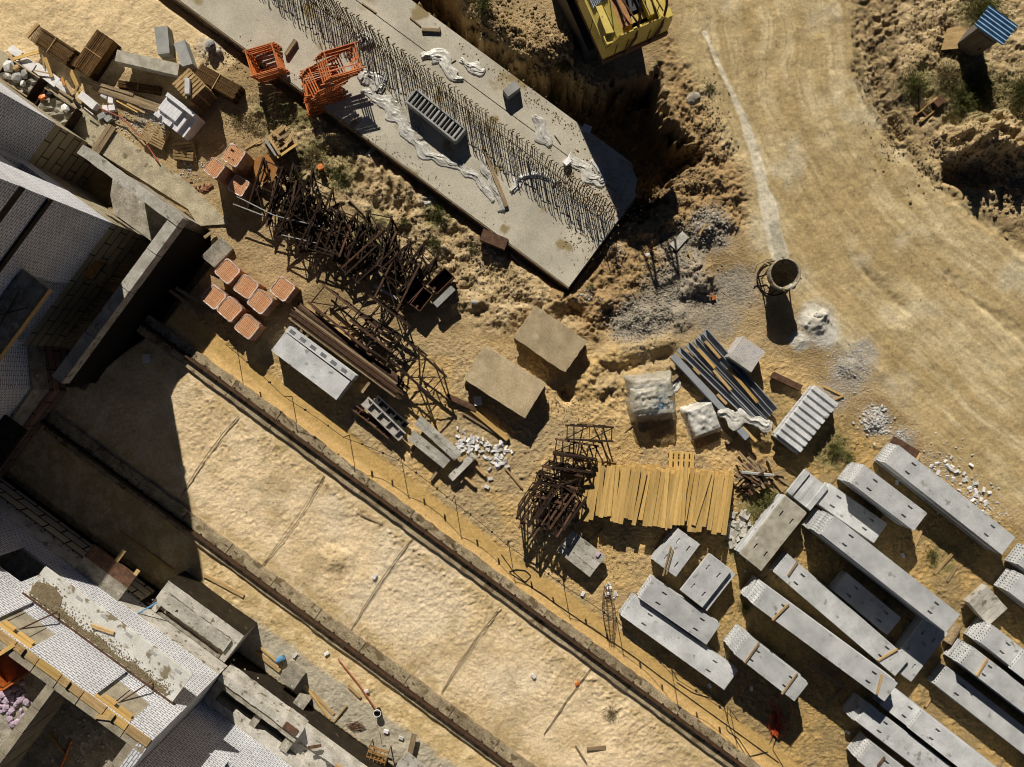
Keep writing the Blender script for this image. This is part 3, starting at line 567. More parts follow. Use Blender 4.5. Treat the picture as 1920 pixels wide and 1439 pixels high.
F([(672, 78), (684, 70), (690, 84)], [20, 26, 16], .5, 'crumpled film caught in rebar above the orange frames', 10, amp=.4)
F([(795, 372), (806, 366), (812, 376), (800, 384), (790, 376)], [6, 7, 6, 6, 5], lambda x, y: G(x, y), 'white plastic ring lying on soil below the footing', 11, amp=.1)
F([(690, 292), (698, 282), (706, 272)], [8, 9, 4], lambda x, y: G(x, y) + .1, 'torn white film scrap caught on the lumpy soil', 12, amp=.15)
m = MB(); c = W(1063, 306, .5); m.box(-.22, .22, -.18, .18, 0, .32, .06); tag(m.build('white_sack', white_b, None, c, .6), 'small white sack standing on the footing near its end', 'sack')
# pavement strip along the tower
poly = [(-60, 52), (0, 93), (140, 187), (218, 247), (358, 347), (432, 420), (372, 424), (352, 392), (200, 296), (168, 272), (103, 235), (0, 158), (-60, 112)]
m = MB(); m.prism([W(x, y, .1)[:2] for x, y in poly], -.25, .1); o = m.build('pavement', M('dusty_pavement', (.42, .365, .25), (.27, .235, .16), 1.4, fine=.3, bs=14, bump=.4, spot=((.17, .14, .09), 1.6, .62))); struct(o)
o = MB().box(-.75, .75, -.45, .45, -.3, 0, .05).build('broken_slab', conc_d, None, W(408, 474, .35), (.12, .1, .8)); tag(o, 'broken concrete slab at the edge of the dark corner by the retaining wall', 'slab')
plank((383, 446), (402, 432), .16, .06, .25, wood_o, 'plank sticking out of the shade at the retaining wall corner', name='plank')
for i_, (p_, q_) in enumerate((((318, 545), (382, 592)), ((330, 540), (400, 585)))): plank(p_, q_, .18, .06, .12, wood_o, ('lower', 'upper')[i_] + ' plank on the shaded ground left of the brick packs', name='plank')
poly = [(268, 598), (300, 610), (338, 640), (325, 655), (262, 610)]
m = MB(); m.prism([W(x, y, .14)[:2] for x, y in poly], -.2, .14); struct(m.build('path', conc_d))
# ------------------------------------------------------------------ buildings, in site coordinates
def wallx(m, a0, a1, b, th, z0, z1, holes=()):      # wall in the plane b, outside at b, thickness inwards (-b)
    holes = sorted(holes); x = a0
    for (h0, h1, q0, q1) in holes:
        if h0 > x: m.box(x, h0, b - th, b, z0, z1)
        if q0 > z0: m.box(max(h0, a0), h1, b - th, b, z0, q0)
        if q1 < z1: m.box(max(h0, a0), h1, b - th, b, q1, z1)
        x = h1
    if x < a1: m.box(x, a1, b - th, b, z0, z1)
def wally(m, b0, b1_, a, th, z0, z1, holes=()):     # wall in the plane a, outside at a, thickness towards -a
    holes = sorted(holes); x = b0
    for (h0, h1, q0, q1) in holes:
        if h0 > x: m.box(a - th, a, x, h0, z0, z1)
        if q0 > z0: m.box(a - th, a, max(h0, b0), h1, z0, q0)
        if q1 < z1: m.box(a - th, a, max(h0, b0), h1, q1, z1)
        x = h1
    if x < b1_: m.box(a - th, a, x, b1_, z0, z1)
# ---- tower block, upper left
T = thing('tower_block', 'tall white brick block casting the long shadow over the upper left yard', 'building', (0, 0, 0), UA)
TH_ = 11.9; m = MB()
wally(m, -21.2, -5.65, -21.75, .6, 3.0, TH_, [(-14.5, -9.6, 6.75, 9.4), (-13.3, -10.1, 4.15, 4.75)])
wallx(m, -34, -22.35, -5.65, .6, 3.0, TH_, [(-30.4, -28.9, 5.2, 7.4), (-26.2, -24.6, 4.6, 6.6)])
wally(m, -5.65, -3.2, -27.2, .6, 3.0, TH_); wallx(m, -45, -27.8, -3.2, .6, 3.0, TH_)
m.build('brick_wall', brick_w, T)
m = MB(); m.prism([(-21.75, -13.6), (-20.3, -15.3), (-20.3, -21.3), (-21.75, -21.3)], 2.6, TH_); m.build('bay_wall', brick_w, T)
m = MB(); m.box(-21.75, -21.62, -21.1, -5.65, 7.9, 8.15); m.box(-21.86, -21.74, -21.1, -5.65, 9.6, 9.95); m.build('belt_course', bitu, T)
m = MB(); wally(m, -21.2, -5.66, -21.8, .5, -2, 3.0, [(-9.2, -7.9, .4, 2.2)]); wallx(m, -27.7, -22.3, -5.7, .5, -2, 3.0); wally(m, -5.7, -3.25, -27.25, .5, -2, 3.0); wallx(m, -45, -27.75, -3.25, .5, -1, 3.0)
m.build('foundation_wall', fbs_m, T)
m = MB(); m.prism([(-21.8, -13.5), (-19.95, -15.2), (-19.95, -21.3), (-21.8, -21.3)], -1, 1.3); m.build('bay_foundation', fbs_r, T)
m = MB(); m.prism([(-21.78, -13.55), (-20.12, -15.25), (-20.12, -21.28), (-21.78, -21.28)], 1.3, 2.6); m.build('bay_belt', conc_d, T)
m = MB(); m.box(-45, -21.9, -21, -5.8, TH_ - .4, TH_ - .1); m.box(-45, -27.4, -5.8, -3.3, TH_ - .4, TH_ - .1); m.box(-34, -22.5, -21, -6.3, 6.4, 6.62); m.build('floor_slab', conc_d, T)
b = MB(); b.box(-21.74, -20.2, -15.2, -9.33, 6.45, 6.65); bal = b.build('balcony_slab', conc_d, T)
m = MB(); m.box(-20.2, -20.12, -15.2, -9.33, 6.42, 6.70); m.build('lit_edge_strip', wood_p, bal)  # added strip, its yellowish colour stands for the slab's sunlit edge
m = MB(); m.tube([(-20.4, -10.6, 6.7), (-22.0, -12.6, 6.75)], .03); m.tube([(-20.9, -12.6, 6.7), (-21.2, -10.2, 6.72)], .025); m.build('loose_rods', rustb, bal)
m = MB(); m.box(-20.36, -20.28, -20.2, -16.6, 4.2, 6.0); m.build('bay_window', bitu, T)
b = MB(); b.box(-20.3, -18.9, -19.6, -17.0, 2.9, 3.1); b.build('bay_canopy', bitu, T)
# ---- sunken area with its retaining wall
r = thing('retaining_wall', 'L shaped pale concrete retaining wall around the sunken yard of the tower', 'wall', (0, 0, 0), UA)
z1 = 3.15
def ragged(m, a0, a1, b0, b1_, z0, z1):
    xs = np.linspace(a0, a1, 20); m.prism([(x, b1_ + R.uniform(-.03, .02)) for x in xs] + [(x, b0 + R.uniform(-.03, .03)) for x in xs][::-1], z0, z1)
m = MB(); ragged(m, -25.3, -18.86, -3.76, -3.21, 2.5, z1); m.build('north_beam', conc_l, r)
m = MB(); m.box(-23.2, -19.4, -3.72, -3.24, -2, 2.5); m.build('north_wall', conc_d, r)
m = MB(); xs = [-13.9, -11.0, -8.0, -5.6, -3.78]
for p, q in zip(xs[:-1], xs[1:]): m.box(-19.46 + R.uniform(-.02, .02), -18.86 + R.uniform(-.02, .02), p + .02, q - .02, 2.5, z1 - R.uniform(0, .04))
m.build('east_beam', conc_l, r)
m = MB(); m.box(-19.4, -18.91, -13.9, -3.74, -2, 2.5); m.build('east_wall', M('tarred_wall', (.018, .015, .012), None, 3), r)
o = MB().prism([(-25.2, -3.76), (-19.55, -3.76), (-19.55, -5.4), (-20.9, -5.62), (-23.8, -5.62), (-24.6, -4.9)], -.4, -.1).build('landing_slab', conc_d); siteobj(o); tag(o, 'lit concrete landing slab over the sunken yard beside the tower corner', 'slab')
for i, dv in enumerate((0, .22)):
    p = AB(216 - 6 * dv, 252); o = MB().box(-1.0, 1.0, -.12, .12, .1, .18, .01).build('plank', wood_o, None, W(199 - dv * 34, 268 - dv * 22, .05), UA + math.pi / 2 + .05)
    tag(o, ('outer' if i else 'inner') + ' board of the two plank bridge over the pavement', 'plank')
# ---- apartment building under construction, lower left
B = thing('apartment_building', 'unfinished white brick apartment building with timber formwork along its wall top', 'building', (0, 0, 0), UA)
F0 = -21.3; ZB = 7.1; ZT = 9.8
W1, W2 = (-11.85, -9.85), (-6.45, -4.56)
m = MB()
wallx(m, -34, -3.3, F0, .12, ZB, ZT - .02, [W1 + (ZB + .02, 9.55), W2 + (ZB + .02, 9.55), (-19, -16.5, ZB + .9, 9.55)])
wally(m, -23.4, F0 - .12, -3.3, .45, 1.9, ZT)
wallx(m, -34, -3.3, F0, .12, 3.0, ZB - .16, [(-15.0, -13.1, 4.2, 6.5), (-20.5, -18.2, 4.2, 6.5)])
m.build('brick_wall', brick_w, B)
m = MB(); wallx(m, -3.28, 30, -23.4, .45, 1.93, ZT, [(-.2, 1.5, 4.9, 7.3), (7.2, 8.4, 4.3, 6.2), (13.5, 15, 4.3, 6.2)]); m.build('set_back_brick_wall', brick_w, B)
m = MB(); a = -34
while a < -3.4:
    a2 = min(a + 1.18, -3.32); m.box(a + .022, a2 - .022, F0 - .75, F0 - .13, ZB, ZT, .008); a = a2
for aa, bb0 in ((-7.95, -29), (-3.72, -29), (-16, -29)):
    b_ = F0 - .75
    while b_ > bb0: m.box(aa - .42, aa, b_ - 1.15, b_ - .02, ZB, ZT - .03, .008); b_ -= 1.18
m.build('block_wall', block_m, B)
for i in range(26):                                          # timber formwork along the top, board by board
    a = -34 + i * 1.18; o = MB().box(a + .02, min(a + 1.16, -3.32), F0 - .36 + R.uniform(-.02, .02), F0 - .01 + R.uniform(-.03, .02), ZT + .004, ZT + .05 + R.uniform(-.01, .02), .004).build('formwork_board', wood_p if i % 3 else wood_n, B)
    if i % 2 == 0: MB().box(a + .3, a + .48, F0 - .3, F0 - .02 + R.uniform(0, .1), ZT + .1, ZT + .16).build('formwork_cleat', wood_p, B)
for p, q in (W1, W2):
    m = MB(); m.box(p, q, F0 - .12, F0 + .02, 9.55, 9.75); m.box(p + .3, p + .9, F0 - .1, F0 + .08, 9.3, 9.5); m.box(p + 1.1, q - .1, F0 - .1, F0 + .08, 9.32, 9.5); m.build('lintel_board', wood_n, B)
    m = MB(); m.tube([(p + .8, F0 - .3, 9.5), (p + 1.2, F0 + .35, ZB + .1)], .035); m.tube([(q - .5, F0 - .5, ZB), (q - .5, F0 - .1, 9.5)], .03); m.build('prop', rustb, B)
    m = MB(); m.box(p, q, F0 - .2, F0 - .125, ZB + .02, ZB + .75); m.build('window_parapet', brick_w, B)
m = MB(); m.box(-34, -3.35, -40, F0 - .14, ZB - .2, ZB); m.box(-34, -3.4, -40, F0 - .14, 3.6, 3.8); m.build('floor_slab', conc_d, B)
# balcony with mortar
m = MB(); m.prism([(-12.4, F0 - .0), (-3.92, F0), (-3.92, -19.72), (-12.4, -19.72)], ZB - .15, ZB); o = m.build('balcony_slab', mort_m, B)
m = MB(); m.box(-12.5, -3.85, F0 + .0, F0 + .07, ZB + .003, ZB + .06); m.build('edge_strip', rustb, o)
m = MB()
for k in range(5): m.box(-10.4 + k * 1.42, -10.05 + k * 1.42, -20.0, -19.86, ZB + .001, ZB + .012)
m.build('anchor_plates', grey_m, o)
def mpatch(m, pts, z0, dz):                                    # ragged flat patch of mortar
    q = []
    for (x0, y0), (x1, y1) in zip(pts, pts[1:] + pts[:1]):
        k = max(2, int(math.hypot(x1 - x0, y1 - y0) / .07))
        for i in range(k): u = i / k; q.append((x0 + (x1 - x0) * u + R.gauss(0, .022), y0 + (y1 - y0) * u + R.gauss(0, .022)))
    m.prism(q, z0, z0 + dz)
m = MB(); mpatch(m, [(-12.3, -21.05), (-11.2, -21.1), (-10.75, -20.75), (-10.85, -20.35), (-11.5, -20.2), (-12.3, -20.45)], ZB + .002, .02)
mpatch(m, [(-12.2, F0 + .1), (-4.3, F0 + .1), (-4.5, -21.0), (-6, -20.85), (-7.2, -21.05), (-8.2, -20.8), (-9.2, -20.95), (-10.6, -20.8)], ZB + .002, .012)
for k in range(1500):
    if k < 500: a, b_ = R.gauss(-11.5, .45), R.gauss(-20.7, .28)
    else: a, b_ = R.uniform(-12.2, -4.2), F0 + .12 + abs(R.gauss(0, .3))
    if -12.3 < a < -4 and F0 + .08 < b_ < -19.85: m.rock((a, b_, ZB + .015), R.uniform(.012, .04), .6)
m.build('spilled_mortar', M('dried_mortar', (.27, .215, .13), (.2, .16, .095), 4), o)
# base: bitumen wall, belt, lower canopy
m = MB(); wallx(m, -34, 30, F0 - .1, .4, -1.7, 1.9); m.build('basement_wall', bitu, B)
m = MB(); wallx(m, -34, -9.2, F0 + .1, .18, .3, 1.9); m.build('foundation_blocks', MBRICK('pale_foundation_block', (.60, .50, .32), (.5, .41, .26), (.03, .025, .02), 1.5, .62, .05, dark=(.2, .17, .1), dk=.7), B)
m = MB(); wallx(m, -34, -3.3, F0 + .03, .4, 1.9, 3.0); m.box(2.0, 30, -23.45, F0 + .03, 1.72, 1.92); m.box(2.0, 30, -22.1, -21.35, 1.92, 2.1); m.box(-3.28, 30, -23.39, -22.95, 1.5, 2.2); m.build('concrete_belt', conc_l, B)
m = MB(); m.box(-12.6, -9.8, F0, -20.45, 2.9, 3.05); o = m.build('canopy_slab', conc_d, B)
m = MB(); m.box(-12.6, -9.8, -20.45, -19.7, 2.88, 3.06); m.build('canopy_sheet', rustb, o)
m = MB(); m.box(-11.2, -11.0, -19.7, -19.0, 2.95, 3.05); m.box(-10.0, -9.8, -19.7, -19.4, 2.95, 3.05); m.build('support_board', wood_p, o)
# boxed light well
o = thing('light_well', None, None, (0, 0, 0)); o.parent = B
m = MB(); m.box(-8.57, -3.55, -19.45, -19.4, -.6, 1.88); m.build('coated_side', bitu, o)
m = MB(); ragged(m, -8.57, -3.55, -20.0, -19.46, -.5, 1.88); m.box(-8.57, -8.1, F0 + .05, -20.02, -.5, 1.9); m.box(-3.9, -3.55, F0 + .05, -20.02, -.5, 1.86); m.build('concrete_rim', conc_l, o)
m = MB(); ragged(m, -8.08, -3.92, -20.72, -20.03, -.5, 2.02); m.build('inner_beam', conc_l, o)
m = MB(); m.box(-8.08, -3.92, -21.12, -20.74, -.5, 1.66); m.build('well_floor', M('sandy_mortar_floor', (.47, .40, .28), (.30, .25, .17), 2, fine=.35, bs=14, bump=.6), o)
m = MB(); ragged(m, -8.05, -3.95, F0 + .02, -21.16, -.5, 1.84); m.build('inner_curb', conc_d, o)
m = MB(); m.tube([(-7.6, -21.0, 1.7), (-7.2, -20.4, 2.05)], .04); m.tube([(-7.9, -21.14, 1.72), (-4.2, -21.13, 1.7)], .03, 5); m.build('bent_rods', rustd, o)
# beams around the open pits at the right
o = thing('pit_frame', None, None, (0, 0, 0)); o.parent = B
m = MB(); ragged(m, -3.25, 2.0, -21.75, -21.32, 1.4, 2.62); m.box(3.6, 9, -21.9, -21.36, 2.12, 2.4); m.build('rim_beam', conc_l, o)
m = MB(); ragged(m, -3.2, 2.0, -22.1, -21.77, 1.4, 2.5); m.box(-3.25, -2.75, -22.93, -22.12, 1.4, 2.4); m.build('rough_beam', conc_d, o)
m = MB(); m.box(-.55, -.15, -22.93, -22.12, 1.2, 2.2); m.box(1.5, 1.98, -22.93, -22.12, 1.2, 2.35); m.build('cross_beam', conc_d, o)
m = MB(); m.box(1.0, 1.8, -21.72, -21.36, 2.63, 2.68); m.build('cover_plate', rustb, o)
for i, (a, b_, s_, mm) in enumerate(((4.6, -21.0, .75, 'grey square concrete pad on the ground beside the basement wall'), (6.3, -20.95, .5, 'small stone pad half shaded beside the basement wall'))):
    pass
# upper rooms
def tub():
    t_ = thing('mortar_tub', 'bright orange mortar tub standing in the upper left room', 'tub', SW(-11.15, -24.0, ZB), UA - .35)
    m = MB(); a, b_, h = .95, .7, .55
    for s in (-1, 1): m.box(-a, a, s * b_ - .04, s * b_ + .04, 0, h); m.box(s * a - .04, s * a + .04, -b_, b_, 0, h)
    m.box(-a, a, -b_, b_, 0, .12); m.build('shell', orange, t_)
    m = MB(); m.box(-a - .12, a + .12, b_, b_ + .14, h - .05, h); m.box(-a - .12, a + .12, -b_ - .14, -b_, h - .05, h); m.box(a, a + .14, -b_, b_, h - .05, h); m.box(-a - .14, -a, -b_, b_, h - .05, h); m.build('rim', orange, t_)
tub()
m = MB()
for k in range(70): a, b_ = R.gauss(-9.9, .4), R.gauss(-25.6, .5); m.rock((a, b_, ZB + .06), R.uniform(.05, .2), .6)
o = m.build('rubble_pile', lilac_b); siteobj(o); tag(o, 'heap of lilac broken bricks on the floor next to the orange tub', 'rubble')
m = MB(); m.tube([(0, 0, 0), (1.2, -.5, .08)], .05); o = m.build('pipe', orange, None, SW(-6.6, -25.4, ZB + .06), UA - .9); tag(o, 'orange pipe lying on the dark floor of the large upper room', 'pipe')
# blue pole and beam leaning on the light well
P, Q = W(227, 1168, 3.2), W(295, 1130, 2.6); tag(MB().tube([P, Q], .04).build('pole', bluec), 'blue pole leaning from the balcony side to the light well', 'pole')
tag(MB().box(-.17, .17, -.1, .1, 0, .1).build('white_block', white_b, None, W(345, 1219, 1.35), .6), 'white block lying on the inner edge of the light well', 'block')
# ------------------------------------------------------------------ hollow-core slabs, stack by stack
SLABC = {}
def slab_mesh(Ls, Wd, nh=7, h=.22):
    key = (round(Ls, 1), round(Wd, 2)); 
    if key in SLABC: return SLABC[key]
    m = MB(); x0, x1 = -Ls / 2, Ls / 2; y0, y1 = -Wd / 2, Wd / 2
    m.add([(x0, y0, 0), (x1, y0, 0), (x1, y1, 0), (x0, y1, 0)], [(0, 3, 2, 1)])
    for y, o in ((y0, 0), (y1, 1)): m.add([(x0, y, 0), (x1, y, 0), (x1, y, h), (x0, y, h)], [(0, 1, 2, 3) if o == 0 else (3, 2, 1, 0)])
    e = min(1.15, Ls * .18); sx = [x0, x0 + e, x0 + e + .32, x1 - e - .32, x1 - e, x1]; q = Wd * .24; sy = [y0, -q - .05, -q + .05, q - .05, q + .05, y1]
    for i in range(5):
        for j in range(5):
            a, b, c, d = sx[i], sx[i + 1], sy[j], sy[j + 1]
            if i in (1, 3) and j in (1, 3):
                zz = h - .15; m.add([(a, c, h), (b, c, h), (b, d, h), (a, d, h), (a, c, zz), (b, c, zz), (b, d, zz), (a, d, zz)], [(4, 5, 6, 7), (0, 4, 7, 3), (1, 2, 6, 5), (0, 1, 5, 4), (3, 7, 6, 2)])
            else: m.add([(a, c, h), (b, c, h), (b, d, h), (a, d, h)], [(0, 1, 2, 3)])
    nh = max(3, round(Wd / .168)); p = Wd / nh; rr_ = .066
    for x, s in ((x0, 1), (x1, -1)):
        for k in range(nh):
            cy = y0 + p * (k + .5); cz = h / 2
            sq = [(cy + p / 2 * u, cz + h / 2 * v) for u, v in ((1, 0), (1, 1), (0, 1), (-1, 1), (-1, 0), (-1, -1), (0, -1), (1, -1))]
            ci = [(cy + rr_ * math.cos(g * math.pi / 4), cz + rr_ * math.sin(g * math.pi / 4)) for g in range(8)]
            vs = [(x, a, b) for a, b in sq] + [(x, a, b) for a, b in ci] + [(x + s * .7, a, b) for a, b in ci]
            fs = [(g, (g + 1) % 8, 8 + (g + 1) % 8, 8 + g) for g in range(8)] + [(8 + g, 8 + (g + 1) % 8, 16 + (g + 1) % 8, 16 + g) for g in range(8)] + [tuple(range(16, 24))]
            if s > 0: fs = [f[::-1] for f in fs]
            m.add(vs, fs)
    me = bpy.data.meshes.new('hollow_core_slab'); me.from_pydata(m.v, [], m.f); me.update(); me.materials.append(slab_m); SLABC[key] = me; return me
PITCH = .262
def slab(c, z, an, Ls, Wd, label, mat=None):
    o = bpy.data.objects.new('hollow_core_slab', slab_mesh(Ls, Wd)); COL.objects.link(o); o.location = (c.x, c.y, z); o.rotation_euler = (0, 0, an)
    if mat: o.material_slots[0].link = 'OBJECT'; o.material_slots[0].material = mat
    return tag(o, label, 'concrete slab', 'stacked hollow core slabs')
BOT = {0: 'topmost', 1: 'second from the top', 2: 'third from the top', 3: 'fourth from the top', 4: 'fifth from the top', 5: 'sixth from the top', 6: 'seventh from the top', 7: 'eighth from the top', 8: 'ninth from the top', 9: 'tenth from the top'}
def stack(N, Fp, n, desc, Wd=1.2, mat=None, off=None, Ls=None, jit=.03, spacer=True):
    zt = .12 + PITCH * n - .04
    P, Q = W(*N, zt), W(*Fp, zt); an = rz(P, Q); Ld = Ls or (Q - P).length; u = (Q - P).normalized(); c0 = P + u * Ld / 2; v = Vector((-u.y, u.x, 0))
    for k in range(n):                                # k = 0 on top
        c = c0 + u * R.uniform(-jit, jit) * 1.6 + v * R.uniform(-jit, jit) + (u * off[0] + v * off[1] if off and k > 0 else Vector())
        slab(c, zt - .22 - PITCH * k, an + R.uniform(-.003, .003), Ld, Wd, f'slab {BOT[k]} in the {desc}', mat if k == 0 else None)
    if spacer:
        for e, nm in ((-1, 'near'), (1, 'far')):      # ground bearers that stick out below
            m = MB(); m.box(-.07, .07, -Wd / 2 - R.uniform(.1, .45), Wd / 2 + R.uniform(.1, .5), 0, .12, .01)
            o = m.build('timber_bearer', wood_o, None, (c0 + u * e * (Ld / 2 - min(.8, Ld * .2))).to_tuple()[:2] + (0,), an); tag(o, ' '.join(f'bearer under the {nm} end of the {desc}'.split()[:16]), 'bearer', 'timber bearers under slab stacks')
        m = MB()
    return c0, zt, an, Ld
stack((1672.5, 851), (1891, 1024), 5, 'long stack right beside the dirt road')
stack((1610, 889.5), (1725.5, 978), 7, 'short tall stack just left of the roadside stack')
stack((1553.5, 986), (1787.5, 1170), 10, 'long tall stack at the centre of the slab yard')
stack((1575, 1091), (1677, 1175), 3, 'low stack in the shade below the central stack')
stack((1757, 1172), (1688, 1263), 3, 'crosswise low stack under the end of the central stack', 1.5)
stack((1467, 1058), (1693, 1253), 4, 'long pale stack with wooden battens on both ends')
stack((1426, 1117), (1671, 1297), 9, 'tallest long stack second from the sand strip')
stack((1391, 1210), (1503, 1298), 8, 'short tall stack with battens close to the fence ropes')
stack((1212, 1104), (1337, 1190), 4, 'stack casting its edge over the outermost slab stack', 1.35)
stack((1177, 1136), (1371, 1275), 3, 'outermost long stack along the rope fence', 1.3)
stack((1292, 1006), (1247, 1067), 4, 'small stack below the sawn timber with sticks on it', 1.45)
stack((1351, 1053), (1297, 1122), 5, 'small wide stack below the sawn timber with offset layers', 1.5, off=(.05, .42))
stack((1494, 947), (1408, 1055), 5, 'brown weathered stack crosswise at the yard corner', 1.45, slab_old)
stack((1543, 925), (1651, 1001), 3, 'low stack shaded by the short tall stack', 1.3)
stack((1903, 1092), (2060, 1215), 5, 'stack at the right picture edge with many end holes', 1.2, Ls=6)
stack((1920, 1042), (2080, 1165), 4, 'stack leaving the picture at the right beside the road', 1.2, Ls=6)
stack((1851, 1190), (2040, 1340), 6, 'stack with a second slab stepped on top at the right edge', 1.15, Ls=6)
stack((1814, 1231), (2020, 1390), 6, 'stack with one short batten left of the stepped stack', 1.15, Ls=8)
stack((1764, 1267), (1960, 1420), 3, 'low stack half shaded by its taller right neighbour', 1.2, Ls=8)
stack((1665, 1307), (1900, 1490), 5, 'stack with exposed hole row at the bottom right', 1.2, Ls=9)
stack((1604, 1328), (1830, 1500), 4, 'mostly shaded stack at the bottom right', 1.2, Ls=8)
stack((1624, 1412), (1800, 1550), 6, 'stack cut by the lower picture edge with a red brown batten', 1.2, Ls=6)
for (N_, F_, z, Ls, l) in (((1717, 1350), (1950, 1533), 5, 7.5, 'extra upper slab showing a row of holes on the bottom right stack'), ((1908, 1238), (2000, 1310), 6, 4, 'extra upper slab at the right edge starting with a row of holes'), ((1619, 1337), (1830, 1500), 4, 7, 'upper slab stepped back on the shaded bottom right stack')):
    zz = .12 + PITCH * z; P = W(*N_, zz + .22); Q = W(*F_, zz + .22); u = (Q - P).normalized(); slab(P + u * Ls / 2, zz, rz(P, Q), Ls, 1.2, l)
# cladding / ribbed plates on the yard corner
c, an, Lq, Wq = quad([(1510, 881), (1553, 911), (1521, 962), (1477, 922)], 1.05)
for k in range(4):
    m = MB(); w_ = Lq / 2; d = Wq / 2 - .03 * (k % 2)
    m.box(-w_, w_, -d, d, 0, .08); m.box(-w_, -w_ + .34, -d, d, .08, .2); m.box(w_ - .28, w_, -d, d, .08, .2)
    if k == 3: m.box(-.1, .06, -d + .1, d - .1, .08, .1)
    o = m.build('ribbed_panel', slab_m, None, (c.x + (3 - k) * .09, c.y - (3 - k) * .05, .12 + k * .235), an + R.uniform(-.02, .02)); tag(o, f'white ribbed concrete panel, {ordn(3 - k) if k < 3 else "topmost"} of the pile at the head of the brown stack' if k < 3 else 'topmost white ribbed panel of the pile at the head of the brown stack', 'panel', 'pile of ribbed panels')
# stair flights
c, an, Lq, Wq = quad([(1454, 820), (1529, 725), (1574, 756), (1500, 851)], 1.15)
for k in range(3):
    m = MB(); n = 9; prof = [(-Lq / 2, 0)]; prof += [(Lq / 2, 0)]; st = Lq / n; up = []
    for i in range(n):
        x1 = Lq / 2 - i * st; up += [(x1, .30), (x1 - st * .64, .30), (x1 - st * .66, .12), (x1 - st, .12)]
    prof += up; N_ = len(prof)
    vs = [(x, s * Wq / 2, z) for s in (-1, 1) for x, z in prof]; m.add(vs, [tuple(range(N_)), tuple(range(N_, 2 * N_))[::-1]] + [(i, i + N_, (i + 1) % N_ + N_, (i + 1) % N_) for i in range(N_)])
    o = m.build('stair_flight', slab_m, None, (c.x + (2 - k) * .05, c.y, .08 + k * .36), an + R.uniform(-.01, .01)); tag(o, ('topmost', 'middle', 'lowest')[2 - k] + ' precast stair flight of the stepped stack beside the gravel', 'stair flight', 'stacked stair flights')
# white planks pile in the slab yard
c, an, Lq, Wq = quad([(1893, 1135), (1858, 1173), (1812, 1131), (1848, 1106)], .9)
for k in range(5):
    o = MB().box(-Lq / 2, Lq / 2, -Wq / 10 + .01, Wq / 10 - .01, -.5, 0, .012).build('concrete_lintel', conc_l, None, c + Vector((math.cos(an + 1.571), math.sin(an + 1.571), 0)) * (k - 2) * Wq / 5, an); tag(o, f'white lintel, {ordn(k)} from the left in the row beside the central slab stack', 'lintel', 'row of white lintels')
# battens on slabs
def batten(p, q, z, l, mat=wood_p, w_=.09): return plank(p, q, w_, .09, z + .045, mat, l, 'batten', 'battens lying on slabs', 'batten')
zs = lambda n: .12 + PITCH * n - .04
batten((1478, 1079), (1498, 1050), zs(4), 'batten across the near end of the long pale slab stack', wood_o)
batten((1646, 1239), (1683, 1217), zs(4), 'batten across the far end of the long pale slab stack')
batten((1448, 1163), (1479, 1133), zs(9), 'batten across the near end of the tallest slab stack')
batten((1644, 1302), (1654, 1265), zs(9), 'yellow batten across the far end of the tallest slab stack')
batten((1396, 1243), (1424, 1205), zs(8), 'dark batten near the holes of the short stack by the ropes', wood_o)
batten((1466, 1302), (1495, 1263), zs(8), 'batten on the far end of the short stack by the ropes', wood_o)
batten((1831, 1268), (1852, 1235), zs(6), 'batten on the stack left of the stepped stack')
batten((1646, 1437), (1659, 1420), zs(6), 'red brown batten on the stack at the lower picture edge', rustb)
batten((1243, 1080), (1258, 1025), zs(4), 'thin stick lying lengthwise on the small stack below the timber', wood_o, .07)
batten((1249, 1078), (1262, 1031), zs(4), 'second thin stick beside the lengthwise one below the timber', wood_o, .06)
